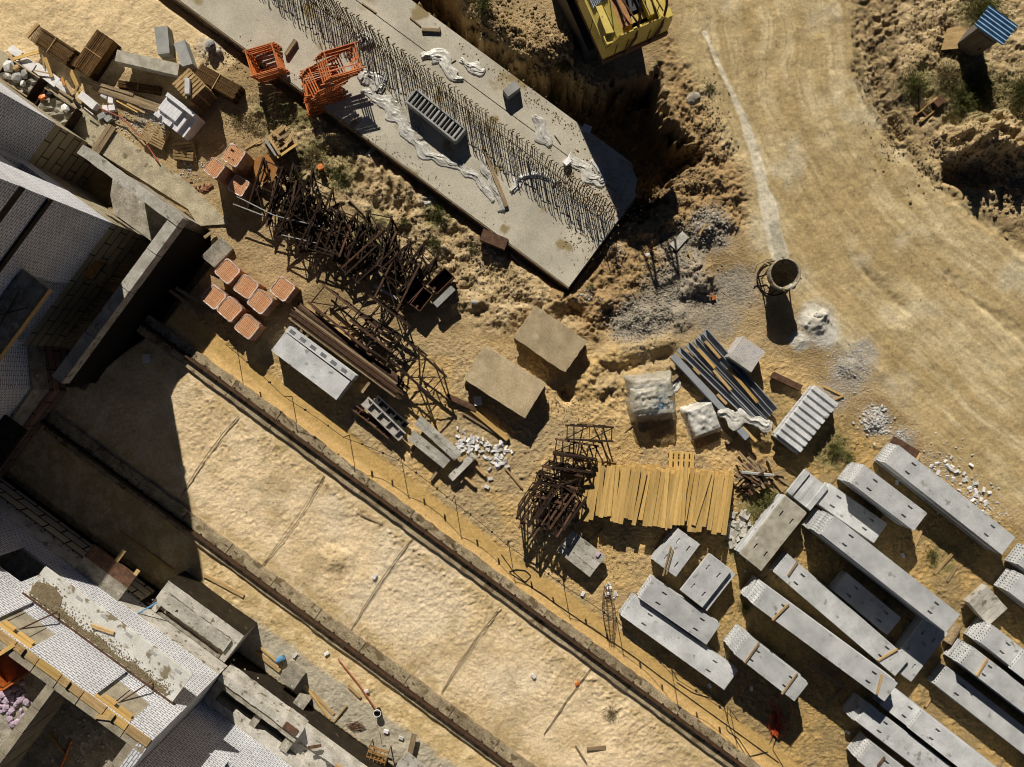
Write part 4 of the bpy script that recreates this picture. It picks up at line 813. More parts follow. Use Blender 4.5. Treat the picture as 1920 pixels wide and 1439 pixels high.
# ------------------------------------------------------------------ wrapped brick packs
def brick_pack(label, px, py, an, w_=1.08, h=1.0, group='wrapped packs of orange bricks', hole=0):
    p = W(px, py, h + .12); g = ground(p.x, p.y); r = thing('brick_pack', label, 'brick pack', (p.x, p.y, max(0, g)), an, group)
    a = w_ / 2; m = MB()
    m.box(-a + .02, a - .02, -a + .02, a - .02, .13, h + .1); m.build('brick_stack', brick_o, r)
    if hole:
        m = MB(); m.box(-.28, -.06, .12, .24, h + .1, h + .104); m.box(.1, .2, -.25, -.18, h + .1, h + .104); m.box(-.15, -.06, -.28, -.2, h + .1, h + .104); m.build('dark_gap_plates', bitu, r)  # dark plates paint the shade inside gaps where top bricks are gone
    # film: side skirt with a folded collar that leaves an oval opening
    m = MB(); n = 28; rings = []
    def sq(t_, k): c, s = math.cos(t_), math.sin(t_); q = (abs(c) ** k + abs(s) ** k) ** (-1 / k); return c * q, s * q
    for lev in range(5):
        ring = []
        for i in range(n):
            t_ = 2 * math.pi * i / n; k, rad, z = ((40, a + .012, .3), (40, a + .015, .75), (40, a + .012, h + .05), (30, a - .002, h + .118), (6, a * .925, h + .108))[lev]
            x, y = sq(t_, k); jj = R.uniform(-.012, .012); ring.append((x * (rad + jj), y * (rad + jj), z + (R.uniform(-.01, .015) if lev else R.uniform(-.12, .1))))
        rings.append(ring)
    vs = [v for g_ in rings for v in g_]; m.add(vs, [(l * n + i, l * n + (i + 1) % n, (l + 1) * n + (i + 1) % n, (l + 1) * n + i) for l in range(2, 4) for i in range(n)])
    m.build('film_collar', wrap_w, r)
    m = MB(); m.add(vs, [(l * n + i, l * n + (i + 1) % n, (l + 1) * n + (i + 1) % n, (l + 1) * n + i) for l in range(0, 2) for i in range(n) if (i + l) % 9 not in (2, 3)])
    m.build('film_skirt', M('wrapped_brick_film', (.40, .23, .155), (.32, .17, .115), 3, rough=.35, bump=.5, bs=9), r)
    m = MB()
    for s in (-1, 0, 1): m.box(-a, a, s * (a - .08) - .06, s * (a - .08) + .06, 0, .09)
    m.box(-a, a, -a, a, .09, .125); m.build('pallet', wood_p, r)
    return r
g1 = -.62
for i, (x, y, a, h, l, hl) in enumerate(((401, 315, .9, 1.75, 'leftmost double brick pack of the trio next to the pallets', 0), (437, 291, 1.02, 1.45, 'brick pack with missing top bricks in the trio by the pallets', 1), (447, 348, .95, .95, 'lowest brick pack of the trio by the black trestles', 0))):
    brick_pack(l, x, y, UA + .04 * i, a, h, 'wrapped packs of orange bricks', hl)
for i, (x, y, l) in enumerate(((426, 509, 'brick pack at the upper left corner of the six pack block'), (461, 538, 'brick pack in the middle of the upper row of three'), (487, 566, 'brick pack at the right end of the upper row of three'), (400, 557, 'brick pack at the left end of the lower row with a gap'), (430, 580, 'brick pack in the middle of the lower row of three'), (464, 613, 'brick pack nearest the rope fence in the lower row'), (529, 542, 'single brick pack standing apart near the rusty lattice frames'))):
    brick_pack(l, x, y, UA + R.uniform(-.12, .12), 1.07, .95 + .05 * (i % 3))
# plywood sheet leaning below the trio
c, an, Lq, Wq = quad([(470, 300), (505, 300), (522, 345), (478, 338)], .5)
tag(MB().prism([(-.65, -.3), (-.35, .62), (.42, .7), (.85, -.1), (.45, -.75), (-.3, -.72)], 0, .02).build('plywood_sheet', ply, None, W(493, 316, .65), (.12, -.1, .1)), 'orange brown plywood sheet between the brick packs and the trestles', 'sheet')
# ------------------------------------------------------------------ pallets
def pallet(label, c, an, Lp=1.2, Wp=1.0, z=0.0, nb=7, tilt=(0, 0), mat=wood_p, grp='wooden pallets', name='pallet'):
    r = thing(name, label, 'pallet', (c.x, c.y, z), (tilt[0], tilt[1], an), grp)
    m = MB(); p = Wp / nb
    for k in range(nb): y = -Wp / 2 + p * (k + .5); m.box(-Lp / 2 + R.uniform(-.01, .02), Lp / 2 + R.uniform(-.02, .01), y - p * .36, y + p * .36, .115, .14, .003)
    m.build('deck', mat, r)
    for s in (-1, 0, 1):
        m = MB(); x = s * (Lp / 2 - .06); m.box(x - .05, x + .05, -Wp / 2, Wp / 2, .09, .112); m.box(x - .05, x + .05, -Wp / 2, Wp / 2, 0, .022)
        for q in (-1, 0, 1): m.box(x - .05, x + .05, q * (Wp / 2 - .07) - .06, q * (Wp / 2 - .07) + .06, .022, .09)
        m.build('runner', mat, r)
    return r
N_ = 11
c, an, Lq, Wq = quad([(318, 158), (353, 127), (385, 161), (357, 190)], N_ * .15)
c2 = W(367, 163, 0)
for k in range(N_): pallet(f'pallet {("topmost" if k == N_ - 1 else ordn(N_ - 1 - k) + " from the top")} in the tall pallet stack by the white bricks', Vector((c.x + R.uniform(-.03, .03), c.y + R.uniform(-.03, .03), 0)), an + R.uniform(-.03, .03), Lq, Wq, k * .15, grp='stacked wooden pallets')
tag(MB().box(-.13, .13, -.42, .42, 0, .2, .01).build('white_block', white_b, None, W(354, 164, N_ * .15), -.18 - 1.4 + 1.571), 'long white block lying on top of the tall pallet stack', 'block')
pallet('pallet lying flat over broken bricks at the pavement end', W(290, 253, .35), UA + .15, 1.35, 1.15, .22, 8, (.05, .12))
pallet('broken pallet in the shadow below the white brick stack', W(345, 282, .2), .12, 1.2, 1.0, .05, 5)
pallet('yellowish pallet tipped against the shaded broken pallet', W(345, 292, .2), -.12, 1.15, .5, .18, 3, (.3, 0))
pallet('small pallet peeking out behind the sawn timber stack', W(1278, 864, .3), -.05 + 1.57, 1.0, 1.5, .1, 5, mat=wood_n)
for k in range(5): pallet(f'pallet {("lowest", "second lowest", "middle", "second highest", "highest")[k]} in the splintered pallet pile by the orange sheet', Vector(W(524, 268, .5).xy.to_3d()) + Vector((R.uniform(-.08, .08), R.uniform(-.08, .08), 0)), .6 + R.uniform(-.12, .12), 1.35, 1.1, k * .15, 6, grp='splintered pallet pile')
for p, q, mat, l in (((497, 262), (518, 292), grey_m, 'grey board on the splintered pallet pile'), ((503, 256), (525, 290), wood_p, 'pale board next to the grey one on the splintered pile'), ((507, 245), (540, 270), wood_p, 'upper crossing board on the splintered pile'), ((520, 296), (557, 270), wood_n, 'board along the lower edge of the splintered pile'), ((535, 276), (550, 246), wood_p, 'board pointing up right on the splintered pile'), ((512, 255), (536, 236), wood_p, 'topmost crossing board on the splintered pile'), ((520, 262), (538, 252), wood_o, 'short inner board on the splintered pile'), ((528, 280), (546, 262), wood_p, 'short slanting board on the splintered pile')):
    plank(p, q, .14, .04, .86 + R.uniform(0, .1), mat, l, 'board', 'boards on the splintered pallet pile', 'board', R.uniform(-.08, .12))
# ------------------------------------------------------------------ white brick pile with steps
r = thing('white_brick_pile', 'stepped pile of white bricks beside the tall pallet stack', 'bricks', W(327, 214, 1.2).xy.to_3d(), UA - .02)
m = MB(); m.box(-.95, .95, -.72, .72, 0, .8); m.box(-.95, .6, -.72, .72, .8, 1.0); m.box(-.95, .25, -.3, .72, 1.0, 1.15); m.box(-.95, .95, .5, .72, .8, 1.3); m.box(-.2, .15, -.72, -.45, 1.0, 1.1); m.box(-.95, -.6, -.72, -.5, 1.0, 1.12)
m.build('brick_courses', MBRICK('white_loose_brick', (.72, .72, .74), (.66, .66, .68), (.5, .5, .52), .5, .2, .01, dk=.8), r)
# ------------------------------------------------------------------ bundles of ribbed steel strip
def bundle(label, quadp, z, h, n, axis_long=True, wrap=True):
    c, an, Lq, Wq = quad(quadp, z); r = thing('steel_bundle', label, 'steel bundle', (c.x, c.y, 0), an, 'bundles of ribbed steel strip')
    m = MB()
    for k in range(n):
        y = -Wq / 2 + Wq * (k + .5) / n; m.box(-Lq / 2 + R.uniform(-.02, .04), Lq / 2 + R.uniform(-.05, .03), y - Wq / n * .33, y + Wq / n * .33, 0, h + R.uniform(-.03, .03), .004)
    m.build('strip_pack', ochre, r)
    m = MB(); m.box(Lq / 2 - .35, Lq / 2 - .02, -Wq / 2 - .03, Wq / 2 + .03, 0, h * .8, .02); m.box(-Lq / 2, Lq / 2, -Wq / 2 - .02, Wq / 2 + .02, 0, h * .35); m.build('dark_core', rustd, r)
    m = MB(); m.box(-.04, .0, -Wq / 2 - .03, Wq / 2 + .03, h + .02, h + .05); m.build('binding_strap', wood_p, r)
    return r
bundle('ribbed brown steel bundle at the far left of the sand', [(72, 47), (143, 95), (122, 120), (56, 76)], .7, .7, 16)
bundle('ribbed brown steel bundle standing crosswise in the middle of the sand', [(180, 52), (136, 124), (165, 142), (214, 79)], .8, .8, 22)
bundle('low ribbed steel bundle half covered by the concrete beam shadow', [(221, 150), (300, 162), (298, 176), (220, 162)], .3, .3, 8)
bundle('ribbed steel bundle next to the tall pallet stack', [(374, 118), (450, 160), (438, 190), (364, 146)], .6, .6, 14)
plank((50, 70), (72, 45), .2, .1, .7, wood_p, 'board standing behind the far left steel bundle', name='board')
plank((137, 113), (165, 128), .6, .2, .35, wood_p, 'short wide board under the crosswise steel bundle', name='board')
# concrete beam + blocks
c, an, Lq, Wq = quad([(217, 95), (336, 119), (334, 143), (219, 114)], 1.1)
r = thing('concrete_beam', 'long weathered concrete beam with a ledge casting a wide shadow', 'beam', (c.x, c.y, 0), an)
m = MB(); m.box(-Lq / 2, Lq / 2, -Wq / 2, Wq / 2, .55, 1.1, .03); m.build('beam_flange', slab_old, r)
m = MB(); m.box(-Lq / 2 + .3, Lq / 2 - .2, -Wq / 2 + .15, Wq / 2 - .1, 0, .55); m.build('beam_web', conc_d, r)
for q, l in (([(286, 51), (312, 50), (320, 99), (298, 103)], 'upright pair left concrete block with lit top on the sand'), ([(322, 82), (343, 78), (364, 116), (345, 126)], 'tilted grey concrete block right of the lit one')):
    c, an, Lq, Wq = quad(q, .6); tag(MB().box(-Lq / 2, Lq / 2, -Wq / 2, Wq / 2, -.6, 0, .025).build('foundation_block', grey_m, None, c, an), l, 'block', 'grey foundation blocks')
# debris bins on the pavement
def bin_(label, x, y, stuff_):
    p = W(x, y, .5); r = thing('debris_bin', label, 'bin', (p.x, p.y, .1), UA + .05, 'debris bins on the pavement')
    m = MB(); a, b_, h = 1.0, .62, .75
    prof = [(-a, .25), (-a * .6, 0), (a * .8, 0), (a, h), (-a, h)]
    for s in (-1, 1): m.add([(px_, s * b_ + d, z) for d in (-.02, .02) for px_, z in prof], [(0, 1, 2, 3, 4), (9, 8, 7, 6, 5)] + [(i, (i + 1) % 5, (i + 1) % 5 + 5, i + 5) for i in range(5)])
    m.box(-a - .02, -a + .02, -b_, b_, .25, h); m.box(a - .02, a + .02, -b_, b_, .1, h); m.box(-a * .6, a * .9, -b_, b_, 0, .05); m.build('shell', rustd, r)
    m = MB()
    for s in (-1, 1): m.box(-a - .05, a + .05, s * b_ - .04, s * b_ + .04, h, h + .05)
    m.build('rim', wood_o, r)
    m = MB(); nx_ = 9; ny_ = 6; vs = [(-a + 2 * a * i / nx_, -b_ + 2 * b_ * j / ny_, .5 + R.uniform(0, .25)) for j in range(ny_ + 1) for i in range(nx_ + 1)]
    m.add(vs, [(j * (nx_ + 1) + i, j * (nx_ + 1) + i + 1, (j + 1) * (nx_ + 1) + i + 1, (j + 1) * (nx_ + 1) + i) for j in range(ny_) for i in range(nx_)]); m.build('debris_fill', conc_d, r)
    for (mat_, nme, dx, dy, s) in stuff_:
        m = MB(); m.rock((dx, dy, .78), s, .7); m.build(nme, mat_, r)
    return r
bin_('debris bin heaped with pale sacks nearest the picture edge', 42, 150, [(white_b, 'white_sack', -.75, .25, .3), (film, 'pale_sack', -.45, -.25, .28), (grey_m, 'grey_sack', 0, -.1, .3), (wood_p, 'brown_sack', -.3, .35, .26), (white_b, 'white_sack', .45, -.15, .22), (grey_m, 'grey_sack', .25, .3, .25)])
bin_('debris bin with an orange bucket and a red marked sack', 110, 207, [(orange, 'orange_bucket', -.85, .1, .2), (black, 'black_tyre', -.55, .45, .25), (white_b, 'white_sack', .55, .3, .27), (redc, 'red_mark', .55, .3, .2)])
# planks and white blocks along the pavement
def blk(x, y, z, a, b_, h, an, l, mat=white_b, name='white_block', cat='block', grp=None): return tag(MB().box(-a / 2, a / 2, -b_ / 2, b_ / 2, 0, h, .02).build(name, mat, None, W(x, y, z + h), an) if 0 else MB().box(-a / 2, a / 2, -b_ / 2, b_ / 2, -h, 0, .015).build(name, mat, None, W(x, y, z + h), an), l, cat, grp)
blk(28, 97, 0, .75, .42, .4, UA, 'white concrete block at the pavement start by the sand')
blk(47, 116, 0, 1.2, .5, .35, UA, 'second white block in the row along the pavement'); blk(86, 140, 0, 1.6, .55, .3, UA, 'large white block under leaning planks by the pavement')
blk(112, 160, 0, 1.2, .4, .3, UA, 'white block half hidden under loose boards'); blk(163, 188, 0, 1.1, .42, .42, UA - .05, 'separate long white block at the pavement edge')
for i, (x, y) in enumerate(((195, 178), (207, 185), (209, 202), (190, 217), (202, 222), (197, 205))): blk(x, y, 0, .35 + .1 * (i % 2), .3, .28, R.uniform(0, 3), ('topmost piece', 'brown stained piece', 'whitest piece', 'larger grey piece', 'lowest piece', 'small piece')[i] + ' of the broken white blocks near the red pole', grey_m if i in (3, 4) else white_b, 'broken_block')
PL = 'loose boards by the pavement'
for p, q, w_, mat, l in (((22, 112), (73, 97), .18, wood_n, 'orange board lying across the first white blocks'), ((80, 103), (83, 128), .09, wood_p, 'thin upright board over the large white block'), ((84, 108), (97, 145), .2, wood_n, 'leaning board over the shaded middle of the white blocks'), ((132, 132), (150, 173), .22, wood_n, 'wide board leaning beside the long white block'), ((116, 146), (121, 162), .16, ply, 'short orange board over the half hidden block'), ((122, 152), (138, 178), .2, wood_p, 'board with pale end in front of the long white block'), ((146, 160), (139, 178), .12, wood_p, 'narrow board meeting the wide leaning board'), ((111, 170), (138, 187), .14, wood_o, 'dark board on the pavement edge'), ((62, 132), (92, 138), .06, wood_p, 'thin stick on the white block row'), ((218, 189), (258, 211), .07, wood_n, 'thin red brown stick over pale rubble'), ((238, 195), (272, 212), .1, wood_p, 'pale stick by the pale rubble patch'), ((158, 202), (175, 215), .05, white_b, 'thin white strip by the end of the long block')):
    plank(p, q, w_, .04, .46, mat, l, 'board', PL, 'board', R.uniform(-.1, .1))
for i, (p, q) in enumerate((((150, 146), (303, 200)), ((152, 152), (300, 205)), ((160, 150), (250, 178)), ((172, 166), (296, 208)))): plank(p, q, .16, .05, .30 + .05 * (i == 2), wood_o, ('upper', 'middle', 'short topmost', 'lower')[i] + ' long grey plank of the bundle leading to the white brick pile', 'plank', 'long grey planks')
tag(MB().tube([W(187, 203, .35), W(230, 222, .3), W(268, 262, .25), W(298, 305, .2)], .04).build('red_pipe', M('faded_red_paint', (.4, .12, .08), (.28, .09, .06), 4)), 'faded red pipe lying over rubble beside the plank bundle', 'pipe')
# ------------------------------------------------------------------ orange scaffold frames
def sframe(label, c, an, z, Lf=1.95, Wf=1.25, tilt=0.0):
    r = thing('scaffold_frame', label, 'scaffold frame', (c.x, c.y, z), (tilt, R.uniform(-.02, .02), an), 'orange scaffold frames')
    for s in (-1, 1): m = MB(); m.tube([(-Lf / 2, s * Wf / 2, 0), (Lf / 2, s * Wf / 2, 0)], .045, 6); m.build('frame_leg', orange, r)
    for x in (-.42, .40): MB().tube([(x * Lf, -Wf / 2, 0), (x * Lf, Wf / 2, 0)], .04, 6).build('cross_tube', orange, r)
    if R.random() < .3: MB().tube([(-.42 * Lf, -Wf * .2, -.02), (.40 * Lf, -Wf * .2, -.02)], .02, 5).build('brace', orange, r)
    return r
for k in range(12):
    u = k / 11; z = .22 + u * 1.25; c = W(512 - 20 * u + R.uniform(-.6, .6), 124 - 12 * u + R.uniform(-.6, .6), z)
    sframe(f'orange scaffold frame, {ordn(11 - k)} counted from the top of the left stack' if k < 11 else 'topmost orange scaffold frame of the left stack', c, .30 + R.uniform(-.02, .02), z, 1.8, 1.4)
for k in range(19):
    u = k / 18; z = .22 + u * 1.9; x, y = ((602, 186) if u < .3 else (599, 166) if u < .55 else (606, 150) if u < .75 else (628, 128)); q = (u if u < .3 else u - .3 if u < .55 else u - .55 if u < .75 else u - .75) * 18
    c = W(x + (1.2 if u < .55 else 3.4) * q + R.uniform(-.8, .8), y - 4.2 * q * (1 if u < .75 else .8) + R.uniform(-.8, .8), z)
    sframe(f'orange scaffold frame, {ordn(18 - k)} counted from the top of the right stack' if k < 18 else 'topmost orange scaffold frame of the right stack', c, (.30 if u < .3 else .20 if u < .55 else .45 if u < .75 else .27) + R.uniform(-.025, .025), z, 2.1, 1.4, R.uniform(-.02, .02))
# ------------------------------------------------------------------ rusty lattice trestles
def trestle(label, x, y, an, Lf=2.5, Wf=1.3, h=1.55, z0=0.0, tilt=(0, 0), grp='rusty lattice trestles', ch=.1):
    p = W(x, y, z0 + h); g = max(-.05, ground(p.x, p.y)); r = thing('lattice_trestle', label, 'trestle', (p.x, p.y, g + z0), (tilt[0], tilt[1], an), grp)
    a, b_ = Lf / 2, Wf / 2
    for s in (-1, 1): MB().bar((-a, s * b_, h), (a, s * b_, h), ch, ch).build('top_chord', rustb if R.random() < .4 else rustd, r)
    m = MB()
    for e in (-1, 1):
        m.bar((e * a * .92, -b_, h), (e * a * .92, b_, h), .06)
        for s in (-1, 1): m.bar((e * a * .92, s * b_, h), (e * a * .6, s * b_ * 1.15, 0), .065)
    for s in (-1, 1):
        m.bar((-a * .92, s * b_, h), (-a * .2, s * b_ * 1.1, .05), .055); m.bar((a * .92, s * b_, h), (a * .2, s * b_ * 1.1, .05), .055)
        m.bar((-a * .6, s * b_ * 1.15, .03), (a * .6, s * b_ * 1.15, .03), .05)
        n = 3
        for k in range(n): m.bar((-a + 2 * a * k / n, s * b_, h), (-a + 2 * a * (k + .5) / n, s * b_, h - .42), .045); m.bar((-a + 2 * a * (k + .5) / n, s * b_, h - .42), (-a + 2 * a * (k + 1) / n, s * b_, h), .045)
        m.bar((-a * .9, s * b_, h - .42), (a * .9, s * b_, h - .42), .06)
    m.build('leg_frame', rustd, r)
    m = MB(); n = 2
    for k in range(n):
        x0, x1 = -a + 2 * a * k / n, -a + 2 * a * (k + 1) / n; m.bar((x0, -b_, h), (x1, b_, h), .055)
    m.bar((0, -b_, h), (0, b_, h), .04); m.bar((-a * .6, -b_, .03), (-a * .6, b_, .03), .04); m.bar((a * .6, -b_, .03), (a * .6, b_, .03), .04); m.build('web_bars', rustd, r)
    return r
va = UA + math.pi / 2
n = 19
for k in range(n):
    u = k / (n - 1); x, y = 512 + 268 * u, 352 + 165 * u
    trestle(f'black lattice trestle, {ordn(k)} from the brick packs in the long pile', x + R.uniform(-16, 16), y + R.uniform(-24, 24), va + R.uniform(-.5, .45), 2.7 + R.uniform(-.6, .7), 1.2 + R.uniform(-.2, .3), 1.1 + R.uniform(-.35, .3), 0, (R.uniform(-.25, .25), R.uniform(-.25, .25)))
for (x, y, an, Lf, Wf, h, l) in ((648, 596, UA - .04, 4.3, 1.25, .9, 'long rusty lattice frame nearest the single brick pack'), (712, 606, UA - .02, 2.9, 1.7, 1.1, 'rusty lattice frame in the middle of the row beside the rods'), (700, 632, UA + .05, 2.8, 1.4, .9, 'low rusty lattice frame tangled under the middle one'), (783, 690, UA - .1, 2.9, 1.35, 1.5, 'rusty lattice frame standing on long legs at the row end')):
    trestle(l, x, y, an, Lf, Wf, h, 0, (R.uniform(-.05, .05), R.uniform(-.05, .05)), 'rusty lattice frames beside the rods', .12)
for k, (x, y, an, Lf, Wf) in enumerate(((1109, 815, -.04, 2.6, .75), (1082, 847, -.16, 2.4, .7), (1066, 868, -.14, 2.3, .7), (1052, 892, -.25, 2.3, .9), (1030, 918, -.3, 2.3, 1.2), (1038, 950, .95, 2.4, .9), (1010, 965, .98, 2.5, .9), (1000, 942, 1.0, 2.4, .8), (1068, 958, .95, 2.2, .9), (1052, 975, 1.0, 2.2, .8), (1045, 925, -.3, 2.2, 1.0))):
    trestle(f'rusty trestle, {ordn(k)} going down the pile left of the sawn timber', x, y, an, Lf, Wf, 1.55 + R.uniform(-.15, .25), 0, (R.uniform(-.14, .14), R.uniform(-.14, .14)), 'rusty trestles beside the sawn timber', .105)
for i, (p, q) in enumerate((((444, 369), (515, 405)), ((437, 383), (492, 404)), ((515, 405), (600, 425)), ((523, 440), (592, 456)))): tag(MB().tube([W(*p, 1.0), W(*q, .9)], .035).build('steel_tube', grey_m), ('upper', 'lower', 'longest', 'inner')[i] + ' pale steel tube lying on the black trestle pile', 'tube', 'pale tubes on the trestles')
for p, q in (((703, 252), (620, 338)), ): pass
# ------------------------------------------------------------------ steel troughs
def trough(label, q, z, h, mat=rustb):
    c, an, Lq, Wq = quad(q, z); r = thing('steel_trough', label, 'trough', (c.x, c.y, z - h), an, 'rusty steel troughs')
    m = MB(); a, b_ = Lq / 2, Wq / 2
    for s in (-1, 1): m.box(-a, a, s * b_ - .02, s * b_ + .02, 0, h); m.box(s * a - .02, s * a + .02, -b_, b_, 0, h - .03)
    m.build('side_plates', mat, r); m = MB(); m.box(-a + .02, a - .02, -b_ + .02, b_ - .02, .02, .06); m.build('bottom_plate', rustd, r)
    m = MB(); m.box(-a * .5, a * .2, -b_ + .02, -b_ + .2, .06, h * .6); m.build('inner_rib', mat, r)
trough('open rusty trough at the right end of the trestle pile', [(833, 500), (849, 518), (821, 552), (802, 535)], .9, .6)
trough('open rusty trough left of the other two open ones', [(779, 521), (797, 537), (764, 567), (747, 550)], .9, .6)
trough('open rusty trough in the middle above the shaded ground', [(795, 541), (814, 554), (784, 582), (768, 568)], .9, .6)
plank((850, 540), (816, 573), .35, .2, .75, grey_m, 'flat grey painted beam lying beside the open troughs', 'beam', name='steel_beam')
plank((903, 441), (950, 460), .62, .5, .35, rustb, 'brown steel box lying below the footing edge', 'box', name='steel_box')
plank((702, 537), (745, 560), .14, .12, .1, white_b, 'pale timber on the ground next to the open troughs', 'timber', name='timber')
# ------------------------------------------------------------------ bundle of long rods
grp = 'long rods lying side by side'
for k in range(18):
    u = k / 17; d = Vector((.593, -.805)) * (u * 34 - 6); s = R.uniform(-6, 6); z = .62 + .1 * math.sin(u * 5) + R.uniform(0, .06)
    p = Vector((545, 592)) + d + Vector((.805, .593)) * s; q = Vector((748, 742)) + d + Vector((.805, .593)) * (s + R.uniform(-8, 8))
    plank(p, q, R.choice((.06, .09, .12)), .07, z, R.choice((rustb, wood_o, wood_o, rustd, rail_m)), f'long brown bar, {ordn(k)} from the white panel stack in the rod bundle', 'bar', grp, 'steel_bar')
for i, (p, q) in enumerate((((575, 575), (665, 640)), ((582, 570), (660, 625)), ((566, 583), (655, 645)))): plank(p, q, .2, .06, .15, wood_p, ('middle', 'upper', 'lower')[i] + ' board lying under the long rusty lattice frame', 'board', 'boards under the lattice frames', 'board')
for e in ((585, 625), (700, 712)): o = MB().box(-.08, .08, -.9, .9, 0, .55, .01).build('timber_bearer', wood_o, None, W(*e, .0), UA); tag(o, 'timber bearer under the ' + ('left' if e[0] < 600 else 'right') + ' end of the rod bundle', 'bearer')
# ------------------------------------------------------------------ white panels beside the rods
c, an, Lq, Wq = quad([(533, 624), (657, 716), (628, 750), (508, 657)], 1.2)
for k in range(4):
    o = MB().box(-Lq / 2, Lq / 2, -Wq / 2, Wq / 2, 0, .25, .008).build('solid_slab', slab_m, None, (c.x + R.uniform(-.02, .02), c.y, .1 + k * .275), an); tag(o, ('lowest', 'third', 'second', 'topmost')[k] + ' wide panel of the white stack between rods and fence', 'panel', 'white panel stack')
c, an, Lq, Wq = quad([(542, 611), (667, 704), (659, 714), (535, 622)], 1.2); r = None
for k in range(4):
    o = MB().box(-Lq / 2, Lq / 2, -Wq / 2, Wq / 2, 0, .25, .006).build('narrow_slab', slab_m, None, (c.x, c.y, .1 + k * .275), an); tag(o, ('lowest', 'third', 'second', 'topmost')[k] + ' narrow panel beside the rods in the white stack', 'panel', 'white panel stack')
    if k == 3:
        m = MB()
        for q in range(6): x = -Lq / 2 + .35 + q * (Lq - .6) / 5.6; m.box(x - .18, x + .18, -.09, .11, .25, .256)
        m.build('steel_inserts', M('insert_plate', (.20, .21, .22), None, 3), o)
# steel channels in the shade
for i, (q, z, mat, l) in enumerate((([(690, 745), (760, 815), (748, 826), (676, 758)], .75, grey_s, 'wide grey steel channel in the shade below the white panel'), ([(668, 762), (735, 815), (728, 822), (660, 768)], .5, rustb, 'narrow brown channel beside the wide grey one'), ([(706, 742), (766, 795), (757, 805), (700, 752)], .5, steel_d, 'dark steel channel above the wide grey one'))):
    c, an, Lq, Wq = quad(q, z); r = thing('steel_channel', l, 'channel', (c.x, c.y, z - .35), an, 'steel channels'); m = MB(); m.box(-Lq / 2, Lq / 2, -Wq / 2, Wq / 2, .1, .15)
    for s in (-1, 1): m.box(-Lq / 2, Lq / 2, s * Wq / 2 - .03, s * Wq / 2 + .03, .1, .35)
    m.build('web_plate', mat, r); m = MB()
    for k in range(4): x = -Lq / 2 + Lq * (.15 + k * .24); m.box(x - .03, x + .03, -Wq / 2, Wq / 2, .15, .33)
    m.build('stiffener', mat, r)
for p, q in (((690, 790), (740, 828)), ((672, 780), (722, 815)), ((705, 800), (742, 832))): plank(p, q, .1, .08, .35, wood_p if p[0] > 700 else wood_o, f'wooden strip beside the steel channels ending near {"the white beams" if q[0] > 730 else "the fence"}' + (' on the upper side' if p[0] > 700 else ' on the lower side' if p[0] < 680 else ' in the middle'), 'strip', None, 'wood_strip')
# white concrete beams
def twin(q, z, h, labels):
    c, an, Lq, Wq = quad(q, z); n = len(labels); v = Vector((-math.sin(an), math.cos(an), 0))
    for k, l in enumerate(labels): o = MB().box(-Lq / 2 + R.uniform(0, .04), Lq / 2 - R.uniform(0, .04), -Wq / n / 2 + .006, Wq / n / 2 - .006, -h, 0, .006).build('concrete_lintel', conc_l, None, c + v * ((k + .5) / n - .5) * Wq + Vector((0, 0, R.uniform(-.02, .02))), an); tag(o, l, 'lintel', 'white concrete lintels')
twin([(790, 780), (866, 852), (852, 863), (775, 795)], .8, .3, ('lower lintel of the upper white pair', 'upper lintel of the upper white pair'))
twin([(777, 808), (845, 863), (833, 880), (762, 823)], .65, .3, ('lower lintel of the pair nearest the fence', 'upper lintel of the pair nearest the fence'))
twin([(880, 845), (891, 855), (852, 906), (842, 895)], .5, .25, ('single white lintel half in shadow at the pair ends',))
twin([(1072, 995), (1132, 1041), (1110, 1086), (1045, 1034)], .75, .35, ('white lintel nearest the fence under the trestle shadow', 'middle white lintel under the trestle shadow', 'white lintel carrying a brick beside the trestles'))
blk(1122, 1040, .76, .3, .13, .09, 1.0, 'reddish brick lying on the white lintels', lilac_b, 'brick', 'brick')
for p, q, l in (((800, 800), (770, 850), 'bearer under the white lintel pairs on the left'), ((845, 850), (808, 900), 'bearer under the white lintel pairs on the right'), ((888, 870), (910, 892), 'upper timber stub beside the half shaded lintel'), ((870, 893), (892, 912), 'lower timber stub beside the half shaded lintel'), ((878, 868), (864, 905), 'thin timber leaning on the half shaded lintel')): plank(p, q, .13, .13, .16, wood_p if 'stub' in l else wood_o, l, 'timber', None, 'timber')
plank((838, 742), (893, 768), .3, .3, .2, rustb, 'brown beam lying beside the sandy plate stack', 'beam', name='steel_beam')
plank((885, 768), (952, 824), .26, .2, .2, wood_n, 'yellow timber at the end of the brown beam', 'timber', name='timber'); plank((868, 775), (945, 822), .12, .14, .12, wood_o, 'grey timber alongside the yellow one by the brown beam', 'timber', name='timber')
# sandy concrete plates
def plates(q, z, n, where):
    c, an, Lq, Wq = quad(q, z); h = z / n
    for k in range(n):
        pts = []; a, b_ = Lq / 2, Wq / 2
        for (x0, y0, x1, y1) in ((-a, -b_, a, -b_), (a, -b_, a, b_), (a, b_, -a, b_), (-a, b_, -a, -b_)):
            for i in range(9): u = i / 9; pts.append((x0 + (x1 - x0) * u + R.uniform(-.03, .03) - (.12 if i == 0 and R.random() < .4 else 0) * np.sign(x0), y0 + (y1 - y0) * u + R.uniform(-.03, .03) - (R.uniform(.04, .13) * np.sign(y0) if R.random() < .16 else 0)))
        o = MB().prism(pts, 0, h - .03).build('road_plate', tan_m, None, (c.x + R.uniform(-.04, .04), c.y + R.uniform(-.04, .04), k * h), an + R.uniform(-.015, .015)); tag(o, f'sandy concrete road plate, {("topmost", "second from the top", "third from the top", "fourth from the top", "lowest")[n - 1 - k]} in the {where} stack', 'concrete plate', 'sandy road plates')
